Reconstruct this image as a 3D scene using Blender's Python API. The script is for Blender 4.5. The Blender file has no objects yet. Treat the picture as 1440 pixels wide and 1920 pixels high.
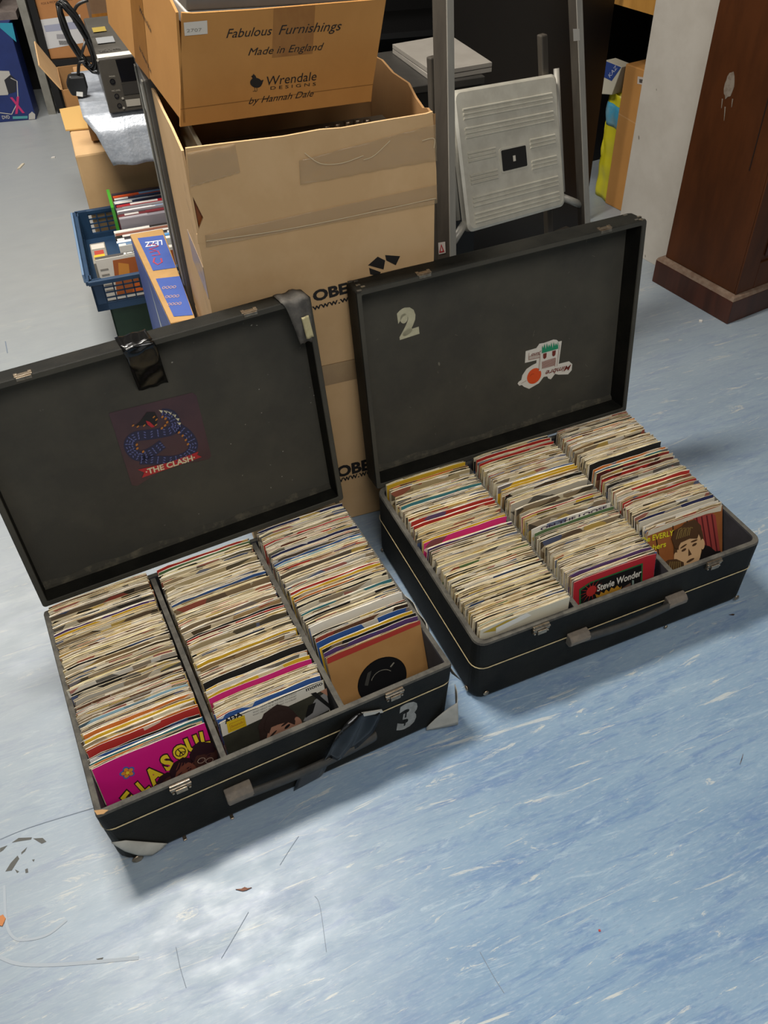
import bpy, math, random
import numpy as np
from mathutils import Matrix, Vector
random.seed(7); R = random.Random(11)
scene = bpy.context.scene
COL = scene.collection
# ---------------------------------------------------------------- camera, light, exposure
FPX, PITCH, ROLL, CAMH = 1600.0, math.radians(43.15), math.radians(-2.24), 1.335
cd = bpy.data.cameras.new('camera'); cam = bpy.data.objects.new('camera', cd); COL.objects.link(cam)
cd.sensor_fit = 'VERTICAL'; cd.sensor_height = 32; cd.lens = FPX * 32 / 1920
cam.matrix_basis = Matrix.Translation((0, 0, CAMH)) @ Matrix.Rotation(math.pi / 2 - PITCH, 4, 'X') @ Matrix.Rotation(ROLL, 4, 'Z')
cd.clip_start = .02
scene.camera = cam
vs = scene.view_settings
scene.display_settings.display_device = 'sRGB'
vs.view_transform = 'Standard'; vs.look = 'None'; vs.gamma = 1; vs.use_curve_mapping = False
vs.exposure = 0.0
w = bpy.data.worlds.new('world'); scene.world = w; w.use_nodes = True
w.node_tree.nodes['Background'].inputs[0].default_value = (1, .93, .84, 1)
w.node_tree.nodes['Background'].inputs[1].default_value = .12

def area(name, loc, rot, sx, sy, power, col):
    d = bpy.data.lights.new(name, 'AREA'); d.shape = 'RECTANGLE'; d.size = sx; d.size_y = sy; d.energy = power; d.color = col
    o = bpy.data.objects.new(name, d); o.location = loc; o.rotation_euler = rot; COL.objects.link(o); return o
area('ceiling_lamp_key', (-.72, 1.56, 2.62), (0, 0, .3), .75, .3, 70, (1, .94, .85))
area('ceiling_lamp_front', (.5, -.55, 2.62), (0, 0, .2), 1.2, 1.2, 37, (1, .97, .94))
area('ceiling_lamp_aisle', (-1.9, 3.3, 2.62), (0, 0, .3), 1.2, .5, 46, (1, .95, .9))
area('ceiling_lamp_side', (1.9, .9, 2.62), (0, 0, .3), 1.2, .6, 9, (1, .92, .82))
area('shop_window_daylight', (-.2, -2.4, 1.7), (math.radians(80), 0, 0), 2.6, 1.6, 9, (.9, .95, 1))

# ---------------------------------------------------------------- geometry of the view (pixel of the photograph -> ray in the room)
_c, _s = math.cos(ROLL), math.sin(ROLL)
def ray(p):
    a, b = p[0] - 720, p[1] - 960
    u = (_c * a + _s * b) / FPX; up = -(-_s * a + _c * b) / FPX
    return np.array([u, math.cos(PITCH) + up * math.sin(PITCH), -math.sin(PITCH) + up * math.cos(PITCH)])
EYE = np.array([0, 0, CAMH])
def atz(p, z=0.):
    d = ray(p); return EYE + d * (z - CAMH) / d[2]

class Frame:
    """a flat face in the room: origin o, ex right, ey up, ez out of the face"""
    def __init__(s, o, ex, ey):
        s.o = np.array(o, float); s.ex = np.array(ex, float) / np.linalg.norm(ex)
        ey = np.array(ey, float); ey = ey - s.ex * (ey @ s.ex); s.ey = ey / np.linalg.norm(ey); s.ez = np.cross(s.ex, s.ey)
    def P(s, x, y, z=0.): return tuple(s.o + s.ex * x + s.ey * y + s.ez * z)
    def px(s, p):
        d = ray(p); t = (s.ez @ (s.o - EYE)) / (s.ez @ d); q = EYE + d * t - s.o
        return np.array([q @ s.ex, q @ s.ey])

def lin(c):
    if isinstance(c, str): c = [int(c[i:i + 2], 16) / 255 for i in (1, 3, 5)]
    return tuple((v / 12.92 if v <= .04045 else ((v + .055) / 1.055) ** 2.4) for v in c) + (1,)

# ---------------------------------------------------------------- materials
MATS = {}
def mat(name, col, rough=.6, col2=None, scale=30, stretch=(1, 1, 1), amt=.5, bump=0, bscale=200, metal=0, coat=0, alpha=1, spec=.5, speck=None, speckthr=.72, contrast=(.4, .6)):
    if name in MATS: return MATS[name]
    m = bpy.data.materials.new(name); m.use_nodes = True; nt = m.node_tree; N = nt.nodes; L = nt.links
    b = N['Principled BSDF']; b.inputs['Roughness'].default_value = rough; b.inputs['Metallic'].default_value = metal
    b.inputs['Specular IOR Level'].default_value = spec; b.inputs['Coat Weight'].default_value = coat; b.inputs['Alpha'].default_value = alpha
    b.inputs['Base Color'].default_value = lin(col)
    last = None
    if col2 or bump or speck:
        tc = N.new('ShaderNodeNewGeometry'); mp = N.new('ShaderNodeMapping'); mp.inputs['Scale'].default_value = stretch
        L.new(tc.outputs['Position'], mp.inputs[0])
    if col2:
        n = N.new('ShaderNodeTexNoise'); n.inputs['Scale'].default_value = scale; n.inputs['Detail'].default_value = 6; n.inputs['Roughness'].default_value = .65
        L.new(mp.outputs[0], n.inputs['Vector'])
        r = N.new('ShaderNodeMapRange'); r.inputs[1].default_value = contrast[0]; r.inputs[2].default_value = contrast[1]; r.inputs[4].default_value = amt
        L.new(n.outputs[0], r.inputs[0])
        x = N.new('ShaderNodeMix'); x.data_type = 'RGBA'; x.inputs[6].default_value = lin(col); x.inputs[7].default_value = lin(col2)
        L.new(r.outputs[0], x.inputs[0]); last = x.outputs[2]
    if speck:
        n = N.new('ShaderNodeTexNoise'); n.inputs['Scale'].default_value = 90; n.inputs['Detail'].default_value = 4; L.new(tc.outputs['Position'], n.inputs['Vector'])
        r = N.new('ShaderNodeMapRange'); r.inputs[1].default_value = speckthr; r.inputs[2].default_value = speckthr + .05; r.inputs[4].default_value = .6; L.new(n.outputs[0], r.inputs[0])
        x = N.new('ShaderNodeMix'); x.data_type = 'RGBA'; x.inputs[7].default_value = lin(speck)
        if last: L.new(last, x.inputs[6])
        else: x.inputs[6].default_value = lin(col)
        L.new(r.outputs[0], x.inputs[0]); last = x.outputs[2]
    if last: L.new(last, b.inputs['Base Color'])
    if bump:
        n = N.new('ShaderNodeTexNoise'); n.inputs['Scale'].default_value = bscale; n.inputs['Detail'].default_value = 3; L.new(tc.outputs['Position'], n.inputs['Vector'])
        bp = N.new('ShaderNodeBump'); bp.inputs['Strength'].default_value = bump; bp.inputs['Distance'].default_value = .002
        L.new(n.outputs[0], bp.inputs['Height']); L.new(bp.outputs[0], b.inputs['Normal'])
    MATS[name] = m; return m
def flat(c, rough=.6): return mat('ink_' + c.strip('#'), c, rough)

VINYL = mat('black_leathercloth', '#171714', .62, '#24231e', 14, amt=.7, bump=.25, bscale=420, spec=.16)
LIDIN = mat('charcoal_lining', '#3c3a33', .82, '#4b483e', 5, amt=.8, bump=.12, bscale=300, speck='#77746a', speckthr=.735)
RIM = mat('worn_grey_rim', '#57544c', .8, '#3a3833', 40, amt=.9, bump=.2, bscale=300)
INNER = mat('dark_inner_cloth', '#26262a', .85, '#33333a', 20)
CREAMTRIM = mat('cream_piping', '#cbb98c', .6, '#8b7c5c', 60)
CHROME = mat('tarnished_chrome', '#a89a86', .34, '#5e4936', 120, metal=.9)
TABLEATHER = mat('worn_grey_leather', '#6f665b', .7, '#8a7d6c', 80, bump=.15)
TAPE = mat('black_pvc_tape', '#0b0b0b', .2, spec=.45)
WHITEBACK = mat('cloth_backing', '#b9b6ab', .8, '#9a978d', 25)
KRAFT = mat('kraft_card', '#ceaa7c', .8, '#c49f70', 9, (1, 1, .8), .7, bump=.06, bscale=90)
KRAFT_WARM = mat('golden_kraft_card', '#b98444', .72, '#af7b3d', 8, (1, 1, .8), .7, bump=.05, bscale=90)
KRAFT_DULL = mat('brown_kraft_card', '#a17a4d', .78, '#977146', 9, (1, 1, .8), .7)
KRAFT_RAW = mat('raw_card_edge', '#a98a62', .85, '#866844', 160, (1, 1, 1), .8)
BROWNTAPE = mat('brown_parcel_tape', '#9b6a2e', .3, '#87561f', 12, (2, 2, 1), .6)
CLEARTAPE = mat('clear_parcel_tape', '#c9b08a', .12, alpha=.22)
ALU = mat('brushed_aluminium', '#a8a499', .45, '#96928a', 30, (1, 1, .2), .6, metal=.25)
ALU_L = mat('pressed_aluminium', '#d6d2c3', .4, '#c6c1b2', 25, amt=.7, metal=.3)
ALU_D = mat('shaded_aluminium', '#4b453d', .5, '#3a352f', 30, (1, 1, .2), .6)  # darker aluminium: shade put into the colour of stile sides and rear parts
BLACK = mat('matt_black_board', '#0b0a0a', .6)
STEEL = mat('grey_steel', '#8b8980', .5, '#6e6c64', 20)
DKPLAST = mat('dark_grey_plastic', '#3b3834', .45, '#34312d', 40)
DKPANEL = mat('dark_grey_panel', '#716e68', .5, '#605d57', 10)
WHITEP = mat('white_painted_board', '#c4beb4', .55, '#b6afa4', 8, amt=.6)
MAHOG = mat('mahogany', '#502b13', .5, '#42230f', 7, (2.5, 2.5, .5), .9, bump=.03, spec=.3)
MAHOG_D = mat('dark_mahogany', '#4a2413', .4, '#351809', 7, (3, 3, .35), .9)
SCUFF = mat('scuffed_wood_edge', '#7d6a5a', .7, '#5b3c28', 50)
BLUEPL = mat('blue_crate_plastic', '#24415f', .45, '#1d3550', 20)
BLUEPL_L = mat('pale_blue_crate_plastic', '#6c87a6', .5)
GREENPL = mat('green_crate_plastic', '#23402a', .5, '#1b3322', 20)

def floor_mat():
    m = bpy.data.materials.new('marbled_blue_vinyl'); m.use_nodes = True; nt = m.node_tree; N = nt.nodes; L = nt.links
    b = N['Principled BSDF']
    g = N.new('ShaderNodeNewGeometry')
    mp = N.new('ShaderNodeMapping'); mp.vector_type = 'TEXTURE'; mp.inputs['Rotation'].default_value = (0, 0, .37); L.new(g.outputs['Position'], mp.inputs[0])
    def noise(sc, st, det=5, rough=.6, dist=0):
        q = N.new('ShaderNodeMapping'); q.inputs['Scale'].default_value = st; L.new(mp.outputs[0], q.inputs[0])
        n = N.new('ShaderNodeTexNoise'); n.inputs['Scale'].default_value = sc; n.inputs['Detail'].default_value = det; n.inputs['Roughness'].default_value = rough; n.inputs['Distortion'].default_value = dist
        L.new(q.outputs[0], n.inputs['Vector']); return n.outputs[0]
    def ramp(src, a, c, hi=1.):
        r = N.new('ShaderNodeMapRange'); r.inputs[1].default_value = a; r.inputs[2].default_value = c; r.inputs[4].default_value = hi; L.new(src, r.inputs[0]); return r.outputs[0]
    def mix(f, a, c):
        x = N.new('ShaderNodeMix'); x.data_type = 'RGBA'
        L.new(f, x.inputs[0])
        if isinstance(a, str): x.inputs[6].default_value = lin(a)
        else: L.new(a, x.inputs[6])
        x.inputs[7].default_value = lin(c); return x.outputs[2]
    c = mix(ramp(noise(3, (1, 3.2, 1)), .36, .66), '#7391ae', '#87a2b9')
    c = mix(ramp(noise(6, (1, 7, 1), 9, .74, .8), .51, .62, .8), c, '#5f7fa9')
    c = mix(ramp(noise(8, (1, 7, 1), 9, .76, 1.2), .55, .66, .85), c, '#a0b6c6')
    c = mix(ramp(noise(4.6, (1, 8, 1), 10, .74, 1.8), .60, .635, .9), c, '#c2c6c2')
    c = mix(ramp(noise(2.3, (1, 7, 1), 10, .72, 2.2), .615, .64, .8), c, '#bfc4c2')
    c = mix(ramp(noise(2.0, (1, 6, 1), 8, .7, 1.2), .56, .66, .6), c, '#5e7ea8')
    c = mix(ramp(noise(55, (1, 5, 1), 6, .7), .5, .72, .5), c, '#aab7c4')
    c = mix(ramp(noise(40, (1, 6, 1), 6, .7), .56, .76, .5), c, '#5f7595')
    # lamp tint painted into the worn vinyl's colour: greyer into the shop and leftwards
    sx = N.new('ShaderNodeSeparateXYZ'); L.new(g.outputs['Position'], sx.inputs[0])
    ad = N.new('ShaderNodeMath'); ad.operation = 'MULTIPLY_ADD'; ad.inputs[1].default_value = .8; L.new(noise(1.3, (1, 2, 1)), ad.inputs[0]); L.new(sx.outputs[1], ad.inputs[2])
    c = mix(ramp(ad.outputs[0], .9, 3.0, .72), c, '#9a9c9a')
    ax = N.new('ShaderNodeMath'); ax.operation = 'MULTIPLY_ADD'; ax.inputs[1].default_value = -.5; L.new(noise(1.7, (1, 2, 1)), ax.inputs[0]); L.new(sx.outputs[0], ax.inputs[2])
    ng = N.new('ShaderNodeMath'); ng.operation = 'MULTIPLY'; ng.inputs[1].default_value = -1; L.new(ax.outputs[0], ng.inputs[0])
    c = mix(ramp(ng.outputs[0], .1, 1.0, .6), c, '#a3a5a2')
    L.new(c, b.inputs['Base Color'])
    L.new(ramp(noise(12, (1, 2, 1)), .3, .7, 1), N.new('ShaderNodeMath').inputs[0])
    rr = N.new('ShaderNodeMapRange'); rr.inputs[1].default_value = .3; rr.inputs[2].default_value = .7; rr.inputs[3].default_value = .3; rr.inputs[4].default_value = .46
    L.new(noise(12, (1, 2, 1)), rr.inputs[0]); L.new(rr.outputs[0], b.inputs['Roughness'])
    bp = N.new('ShaderNodeBump'); bp.inputs['Strength'].default_value = .05; bp.inputs['Distance'].default_value = .001; L.new(noise(90, (1, 1, 1)), bp.inputs['Height']); L.new(bp.outputs[0], b.inputs['Normal'])
    return m

# ---------------------------------------------------------------- mesh building
class MB:
    def __init__(s): s.v = []; s.f = []; s.m = []
    def add(s, vs, fs, m=0):
        k = len(s.v); s.v += [tuple(map(float, q)) for q in vs]; s.f += [tuple(k + i for i in f) for f in fs]; s.m += [m] * len(fs)
    def hexa(s, c, m=0):      # 8 corners: bottom 4 ccw, top 4 ccw
        s.add(c, [(3, 2, 1, 0), (4, 5, 6, 7), (0, 1, 5, 4), (1, 2, 6, 5), (2, 3, 7, 6), (3, 0, 4, 7)], m)
    def box(s, fr, x0, x1, y0, y1, z0, z1, m=0):
        T = fr if callable(fr) else fr.P
        s.hexa([T(*q) for q in ((x0, y0, z0), (x1, y0, z0), (x1, y1, z0), (x0, y1, z0), (x0, y0, z1), (x1, y0, z1), (x1, y1, z1), (x0, y1, z1))], m)
    def prism(s, fr, pts, z0, z1, m=0):
        T = fr if callable(fr) else fr.P; n = len(pts)
        s.add([T(x, y, z0) for x, y in pts] + [T(x, y, z1) for x, y in pts],
              [tuple(range(n))[::-1], tuple(range(n, 2 * n))] + [(i, (i + 1) % n, n + (i + 1) % n, n + i) for i in range(n)], m)
    def poly(s, fr, pts, z=0., m=0):
        T = fr if callable(fr) else fr.P
        s.add([T(x, y, z) for x, y in pts], [tuple(range(len(pts)))], m)
    def stroke(s, fr, pts, wd, z=0., m=0, taper=False):
        n = len(pts); L = []; Rr = []
        for i, p in enumerate(pts):
            a = np.array(pts[max(0, i - 1)]); b = np.array(pts[min(n - 1, i + 1)]); d = b - a; d = d / (np.linalg.norm(d) + 1e-9); q = np.array([-d[1], d[0]])
            k = wd / 2 * ((1 - i / n) if taper else 1); L.append(np.array(p) + q * k); Rr.append(np.array(p) - q * k)
        T = fr if callable(fr) else fr.P
        s.add([T(*q, z) for q in L] + [T(*q, z) for q in Rr], [(i, i + 1, n + i + 1, n + i) for i in range(n - 1)], m)
    def tube(s, path, r, n=8, m=0, caps=True):
        path = [np.array(p, float) for p in path]; k = len(path); vs = []; up = None
        for i, p in enumerate(path):
            t = path[min(i + 1, k - 1)] - path[max(i - 1, 0)]; t /= np.linalg.norm(t) + 1e-12
            if up is None: up = np.cross(t, (0, 0, 1) if abs(t[2]) < .9 else (1, 0, 0))
            up = up - t * (up @ t); up /= np.linalg.norm(up) + 1e-12; sd = np.cross(t, up); ri = r[i] if hasattr(r, '__len__') else r
            vs += [p + ri * (math.cos(2 * math.pi * j / n) * up + math.sin(2 * math.pi * j / n) * sd) for j in range(n)]
        fs = [(i * n + j, i * n + (j + 1) % n, (i + 1) * n + (j + 1) % n, (i + 1) * n + j) for i in range(k - 1) for j in range(n)]
        if caps: fs += [tuple(range(n))[::-1], tuple(range((k - 1) * n, k * n))]
        s.add(vs, fs, m)
    def loft(s, rings, ms=0, cap0=True, cap1=True):
        n = len(rings[0]); k0 = len(s.v)
        for r in rings: s.v += [tuple(map(float, q)) for q in r]
        for i in range(len(rings) - 1):
            mm = ms[i] if isinstance(ms, (list, tuple)) else ms
            for j in range(n):
                s.f.append((k0 + i * n + j, k0 + i * n + (j + 1) % n, k0 + (i + 1) * n + (j + 1) % n, k0 + (i + 1) * n + j)); s.m.append(mm)
        if cap0: s.f.append(tuple(k0 + j for j in range(n))[::-1]); s.m.append(ms[0] if isinstance(ms, (list, tuple)) else ms)
        if cap1: s.f.append(tuple(k0 + (len(rings) - 1) * n + j for j in range(n))); s.m.append(ms[-1] if isinstance(ms, (list, tuple)) else ms)
    def sheet(s, fn, nu, nv, th=.0008, m=0, m2=None):
        """solid bent sheet: fn(u, v) -> point"""
        g = np.array([[fn(i / nu, j / nv) for j in range(nv + 1)] for i in range(nu + 1)], float)
        du = np.gradient(g, axis=0); dv = np.gradient(g, axis=1); nn = np.cross(du, dv); nn /= np.linalg.norm(nn, axis=2, keepdims=True) + 1e-12
        idx = lambda i, j: i * (nv + 1) + j
        fs = [(idx(i, j), idx(i + 1, j), idx(i + 1, j + 1), idx(i, j + 1)) for i in range(nu) for j in range(nv)]
        top = (g + nn * th / 2).reshape(-1, 3); bot = (g - nn * th / 2).reshape(-1, 3); K = len(top)
        s.add(list(top) + list(bot), fs, m); k = len(s.v) - 2 * K
        s.f += [tuple(k + K + q for q in f[::-1]) for f in fs]; s.m += [m if m2 is None else m2] * len(fs)
        bd = [idx(i, 0) for i in range(nu)] + [idx(nu, j) for j in range(nv)] + [idx(i, nv) for i in range(nu, 0, -1)] + [idx(0, j) for j in range(nv, 0, -1)]
        for a, b in zip(bd, bd[1:] + bd[:1]): s.f.append((k + b, k + a, k + K + a, k + K + b)); s.m.append(m)
    def mesh(s, name, mats):
        me = bpy.data.meshes.new(name); me.from_pydata(s.v, [], s.f)
        for m in mats: me.materials.append(m)
        me.polygons.foreach_set('material_index', s.m); me.update(); return me
    def build(s, name, mats, parent=None, bevel=0, smooth=False, label=None, kind=None):
        if not isinstance(mats, (list, tuple)): mats = [mats]
        c = Vector((0, 0, 0))
        if parent is None and s.v:
            a = np.array(s.v); c = Vector(((a[:, 0].min() + a[:, 0].max()) / 2, (a[:, 1].min() + a[:, 1].max()) / 2, a[:, 2].min()))
            s.v = [tuple(np.array(q) - np.array(c)) for q in s.v]
        me = s.mesh(name, mats); o = bpy.data.objects.new(name, me); COL.objects.link(o); o.location = c
        if smooth: me.polygons.foreach_set('use_smooth', [True] * len(me.polygons))
        if parent is not None:
            o.parent = parent; o.matrix_parent_inverse = world_of(parent).inverted()
        if bevel:
            b = o.modifiers.new('bevel', 'BEVEL'); b.width = bevel; b.segments = 2; b.limit_method = 'ANGLE'; b.harden_normals = False
        if label: o['label'] = label
        if kind: o['kind'] = kind
        return o
def world_of(o):
    M = o.matrix_basis.copy()
    if o.parent: M = world_of(o.parent) @ o.matrix_parent_inverse @ M
    return M
def tag(o, label, cat, group=None):
    o['label'] = label; o['category'] = cat
    if group: o['group'] = group
    return o
def thing(name, label, cat, loc, rz=0, group=None):
    o = bpy.data.objects.new(name, None); o.empty_display_size = .05; COL.objects.link(o); o.location = loc; o.rotation_euler = (0, 0, rz)
    return tag(o, label, cat, group)
def ell(cx, cy, rx, ry, a=0, n=20, t0=0, t1=2 * math.pi):
    ca, sa = math.cos(a), math.sin(a); k = n if t1 - t0 > 6.2 else n + 1
    return [(cx + rx * math.cos(t) * ca - ry * math.sin(t) * sa, cy + rx * math.cos(t) * sa + ry * math.sin(t) * ca) for t in [t0 + (t1 - t0) * i / n for i in range(k)]]
_TX = {}
def glyphs(txt, bold=0., shear=0.):
    key = (txt, bold, shear)
    if key not in _TX:
        cu = bpy.data.curves.new('t', 'FONT'); cu.body = txt; cu.offset = bold; cu.shear = shear; cu.resolution_u = 3
        ob = bpy.data.objects.new('t', cu); me = bpy.data.meshes.new_from_object(ob)
        v = np.array([q.co[:2] for q in me.vertices]); f = [tuple(p.vertices) for p in me.polygons]
        v[:, 0] -= v[:, 0].min()
        _TX[key] = (v, f, v[:, 0].max(), max(v[:, 1].max(), .1)); bpy.data.objects.remove(ob); bpy.data.curves.remove(cu); bpy.data.meshes.remove(me)
    return _TX[key]
def text(mb, fr, txt, A, B, h=None, z=0., m=0, bold=0., shear=0., flip=1, base0=False):
    """lettering on a face from local point A to B along its baseline; h = cap height"""
    v, f, wd, hh = glyphs(txt, bold, shear); A = np.array(A); d = np.array(B) - A; ln = np.linalg.norm(d); d = d / ln; q = np.array([-d[1], d[0]])
    sx = ln / wd; sy = (h / .7) if h else sx
    T = fr if callable(fr) else fr.P
    mb.add([T(*(A + d * x * sx + q * y * sy), z) for x, y in v], f, m)
def textpx(mb, fr, txt, a, b, hpx=None, **k):
    A, B = fr.px(a), fr.px(b); h = None
    if hpx: h = np.linalg.norm(fr.px((a[0], a[1] - hpx)) - A)
    text(mb, fr, txt, A, B, h, **k)
def polypx(mb, fr, pts, z=0., m=0): mb.poly(fr, [fr.px(p) for p in pts], z, m)
def strokepx(mb, fr, pts, wd, z=0., m=0): mb.stroke(fr, [fr.px(p) for p in pts], wd, z, m)
def smooth_path(pts, n=6):
    pts = [np.array(p, float) for p in pts]; out = []
    for i in range(len(pts) - 1):
        p0, p1, p2, p3 = pts[max(i - 1, 0)], pts[i], pts[i + 1], pts[min(i + 2, len(pts) - 1)]
        for k in range(n):
            t = k / n; out.append(.5 * (2 * p1 + (p2 - p0) * t + (2 * p0 - 5 * p1 + 4 * p2 - p3) * t * t + (3 * p1 - p0 - 3 * p2 + p3) * t ** 3))
    return out + [pts[-1]]
def rrect(x0, x1, y0, y1, r, n=5):
    P = []
    for cx, cy, a in ((x1 - r, y1 - r, 0), (x0 + r, y1 - r, 90), (x0 + r, y0 + r, 180), (x1 - r, y0 + r, 270)):
        P += [(cx + r * math.cos(math.radians(a + 90 * i / n)), cy + r * math.sin(math.radians(a + 90 * i / n))) for i in range(n + 1)]
    return P
WORLD = Frame((0, 0, 0), (1, 0, 0), (0, 1, 0))

# ---------------------------------------------------------------- the room
b = MB(); b.box(WORLD, -4.5, 3.6, -3, 6, -.05, 0); fl = b.build('floor', floor_mat()); fl['kind'] = 'structure'
WALLM = mat('dull_wall_paint', '#8f8a80', .8)
for n, q in (('wall_back', (-4.5, 3.6, 5.9, 6, 0, 2.7)), ('wall_front', (-4.5, 3.6, -3.1, -3, 0, 2.7)), ('wall_left', (-4.6, -4.5, -3, 6, 0, 2.7)), ('wall_right', (3.6, 3.7, -3, 6, 0, 2.7)), ('ceiling', (-4.5, 3.6, -3, 6, 2.7, 2.75))):
    b = MB(); b.box(WORLD, *q); o = b.build(n, WALLM); o['kind'] = 'structure'

# ---------------------------------------------------------------- the two record cases
class CaseGeo:
    def __init__(s, x, y, yaw, L, D, H, th, d, E, oy, oz, sag):
        s.o = np.array([x, y, 0.]); s.yaw = yaw; s.L, s.D, s.H, s.th, s.d, s.E = L, D, H, th, d, E
        s.e1 = np.array([math.cos(yaw), math.sin(yaw), 0]); s.e2 = np.array([-math.sin(yaw), math.cos(yaw), 0]); k = np.array([0, 0, 1.])
        s.tray = Frame(s.o, s.e1, s.e2)                       # x along the front, y to the rear, z up
        s.front = Frame(s.o, s.e1, k)                         # the front face
        s.right = Frame(s.o + s.e1 * L, s.e2, k)
        wv = math.cos(th) * k + math.sin(th) * s.e2
        lo = s.o + D * s.e2 + H * k + oy * s.e2 + oz * k
        ex_ = s.e1 + wv * sag; lo = lo - wv * sag * L + s.e1 * sag * .2
        s.lid = Frame(lo, ex_, wv)                           # z towards the viewer; opening plane z=0, panel behind
        s.panel = Frame(lo - s.lid.ez * (d - .008), ex_, wv)
    def uw(s, p, z):
        q = atz(p, z) - s.o; return q @ s.e1, q @ s.e2
C3 = CaseGeo(-.440, .6177, .430, .600, .4426, .165, .1437, .051, .434, .009, .009, .016)
C2 = CaseGeo(.1503, .8998, .3776, .611, .4485, .1663, .104, .0565, .4334, .001, .004, .011)

def build_case(c, label, rt, rb, trimz):
    t = thing('record_case', label, 'record case', tuple(c.o), c.yaw)
    T = c.tray.P; L, D, H = c.L, c.D, c.H; W = .011
    def ring(ins, r, z): return [T(x, y, z) for x, y in rrect(ins, L - ins, ins, D - ins, max(r - ins, .001) if ins < r else .002)]
    b = MB()
    rings = [ring(.012, rb, 0), ring(.004, rb, .004), ring(0, rb, .014), ring(0, (rt + rb) / 2, .09), ring(0, rt, H - .004), ring(.0015, rt, H), ring(W - .001, rt + .004, H), ring(W, rt + .004, H - .003), ring(W, rt + .004, .008)]
    b.loft(rings, [0, 0, 0, 0, 1, 1, 2, 2]); b.build('tray', [VINYL, RIM, INNER], t)
    # piping
    b = MB(); b.loft([ring(-.0012, (rt + rb) / 2, trimz - .0016), ring(-.0022, (rt + rb) / 2, trimz), ring(-.0012, (rt + rb) / 2, trimz + .0016)], 0, False, False); b.build('piping', CREAMTRIM, t, label='thin cream piping line')
    for k in (1, 2):
        x = L * k / 3; b = MB(); b.box(T, x - .0045, x + .0045, W, D - W, .008, H - .004, 0); b.box(T, x - .0046, x + .0046, W, D - W, H - .004, H - .0025, 1)
        b.build('divider', [INNER, RIM], t)
    # lid
    r = .0055; F = c.lid.P; d = c.d; E = c.E
    def lring(ins, rr, z): return [F(x, y, z) for x, y in rrect(ins, L - ins, ins, E - ins, rr)]
    b = MB(); b.loft([lring(.006, .008, -d), lring(.001, .008, -d + .005), lring(0, r, -d + .010), lring(0, r, -.002), lring(.0012, r - .001, 0), lring(.0095, .003, 0), lring(.0105, .003, -.002), lring(.0105, .003, -d + .008)], [0, 0, 0, 0, 1, 1, 0, 1])
    lid = b.build('lid', [VINYL, LIDIN], t, label='open lid with charcoal lining leaning back')
    # dusty ledge at the foot of the lining
    b = MB(); b.loft([[c.panel.P(x, y, z) for y, z in ((.0115, 0), (.0115, .007), (.017 + .002 * math.sin(x * 90) * math.sin(x * 37), .006), (.024 + .003 * math.sin(x * 61 + 1), .0003))] for x in [.0115 + (L - .023) * i / 40 for i in range(41)]]); b.build('lining_edge', mat('dusty_edge', '#3a372e', .9, '#6a6350', 45, contrast=(.5, .68)), lid, label='dusty foot of the lining')
    return t, lid
T3, LID3 = build_case(C3, 'scuffed black record case with 3 stencilled on its front, lid open, nearest on the floor', .006, .03, .118)
T2, LID2 = build_case(C2, 'black record case with a painted 2 inside its open lid, beside the aluminium stepladder', .02, .026, .098)

def latch(c, t, px):
    u, z = c.front.px(px); F = c.front.P; b = MB(); z = c.H - .004
    prof = [(0, .004), (.004, .005), (.006, .001), (.006, -.006), (.004, -.012), (0, -.016)]
    for s0, s1, m in ((-.016, .016, 0),):
        pts = [(y, zz) for y, zz in prof]
        b.prism(lambda a, bb, cc: F(u + cc, z + bb, a), pts, s0, s1)
    b.box(F, u - .009, u + .009, z - .013, z - .003, .006, .009); b.tube([F(u - .017, z - .001, .005), F(u + .017, z - .001, .005)], .0022)
    for q in (-.013, .013): b.tube([F(u + q, z - .012, .003), F(u + q, z - .012, .0065)], .0022)
    b.build('latch', CHROME, t, bevel=.0006)
latch(C3, T3, (340, 1478)); latch(C3, T3, (738, 1297)); latch(C2, T2, (1013, 1175)); latch(C2, T2, (1333, 1065))
def lockplate(c, lid, px):
    top = Frame(c.lid.P(0, c.E, 0), c.e1, c.lid.ez * -1.0)
    u, v = top.px(px); b = MB(); b.box(c.lid.P, u - .014, u + .014, c.E - .002, c.E + .0018, -.012, -.001); b.box(c.lid.P, u - .012, u + .012, c.E - .006, c.E, -.001, .0012)
    for q in (-.011, .011): b.box(c.lid.P, u + q - .003, u + q + .003, c.E, c.E + .003, -.013, -.007)
    b.build('strike_plate', CHROME, lid, bevel=.0005)
lockplate(C3, LID3, (38, 686)); lockplate(C3, LID3, (457, 580)); lockplate(C2, LID2, (778, 501)); lockplate(C2, LID2, (1112, 423))
def stud(c, t, fr, px, r=.006):
    u, z = fr.px(px); b = MB(); n = 12; F = fr.P
    b.loft([[F(u + q * math.cos(a), z + q * math.sin(a), h) for a in [2 * math.pi * i / n for i in range(n)]] for q, h in ((r, 0.0), (r, .001), (r * .75, .0025), (r * .3, .003))]); b.build('stud', CHROME, t, smooth=True)
C2L = Frame(C2.o, -C2.e2, (0, 0, 1)); C3Lf = Frame(C3.o, -C3.e2, (0, 0, 1))
stud(C3, T3, C3.front, (258, 1610), .009); stud(C2, T2, C2.front, (911, 1299)); stud(C2, T2, C2.front, (1381, 1120)); stud(C2, T2, C2.front, (1248, 1175), .004)
stud(C2, T2, C2L, (875, 1290)); stud(C2, T2, C2L, (717, 1031), .004)
for p in ((1245, 1172),): pass
for px in ((350, 1582), (437, 1538)):
    q = C3.tray.px(px); b = MB(); b.box(C3.tray, q[0] - .003, q[0] + .003, -.003, .012, 0.0002, .003); b.build('brass_foot', CHROME, T3, bevel=.001)
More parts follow.
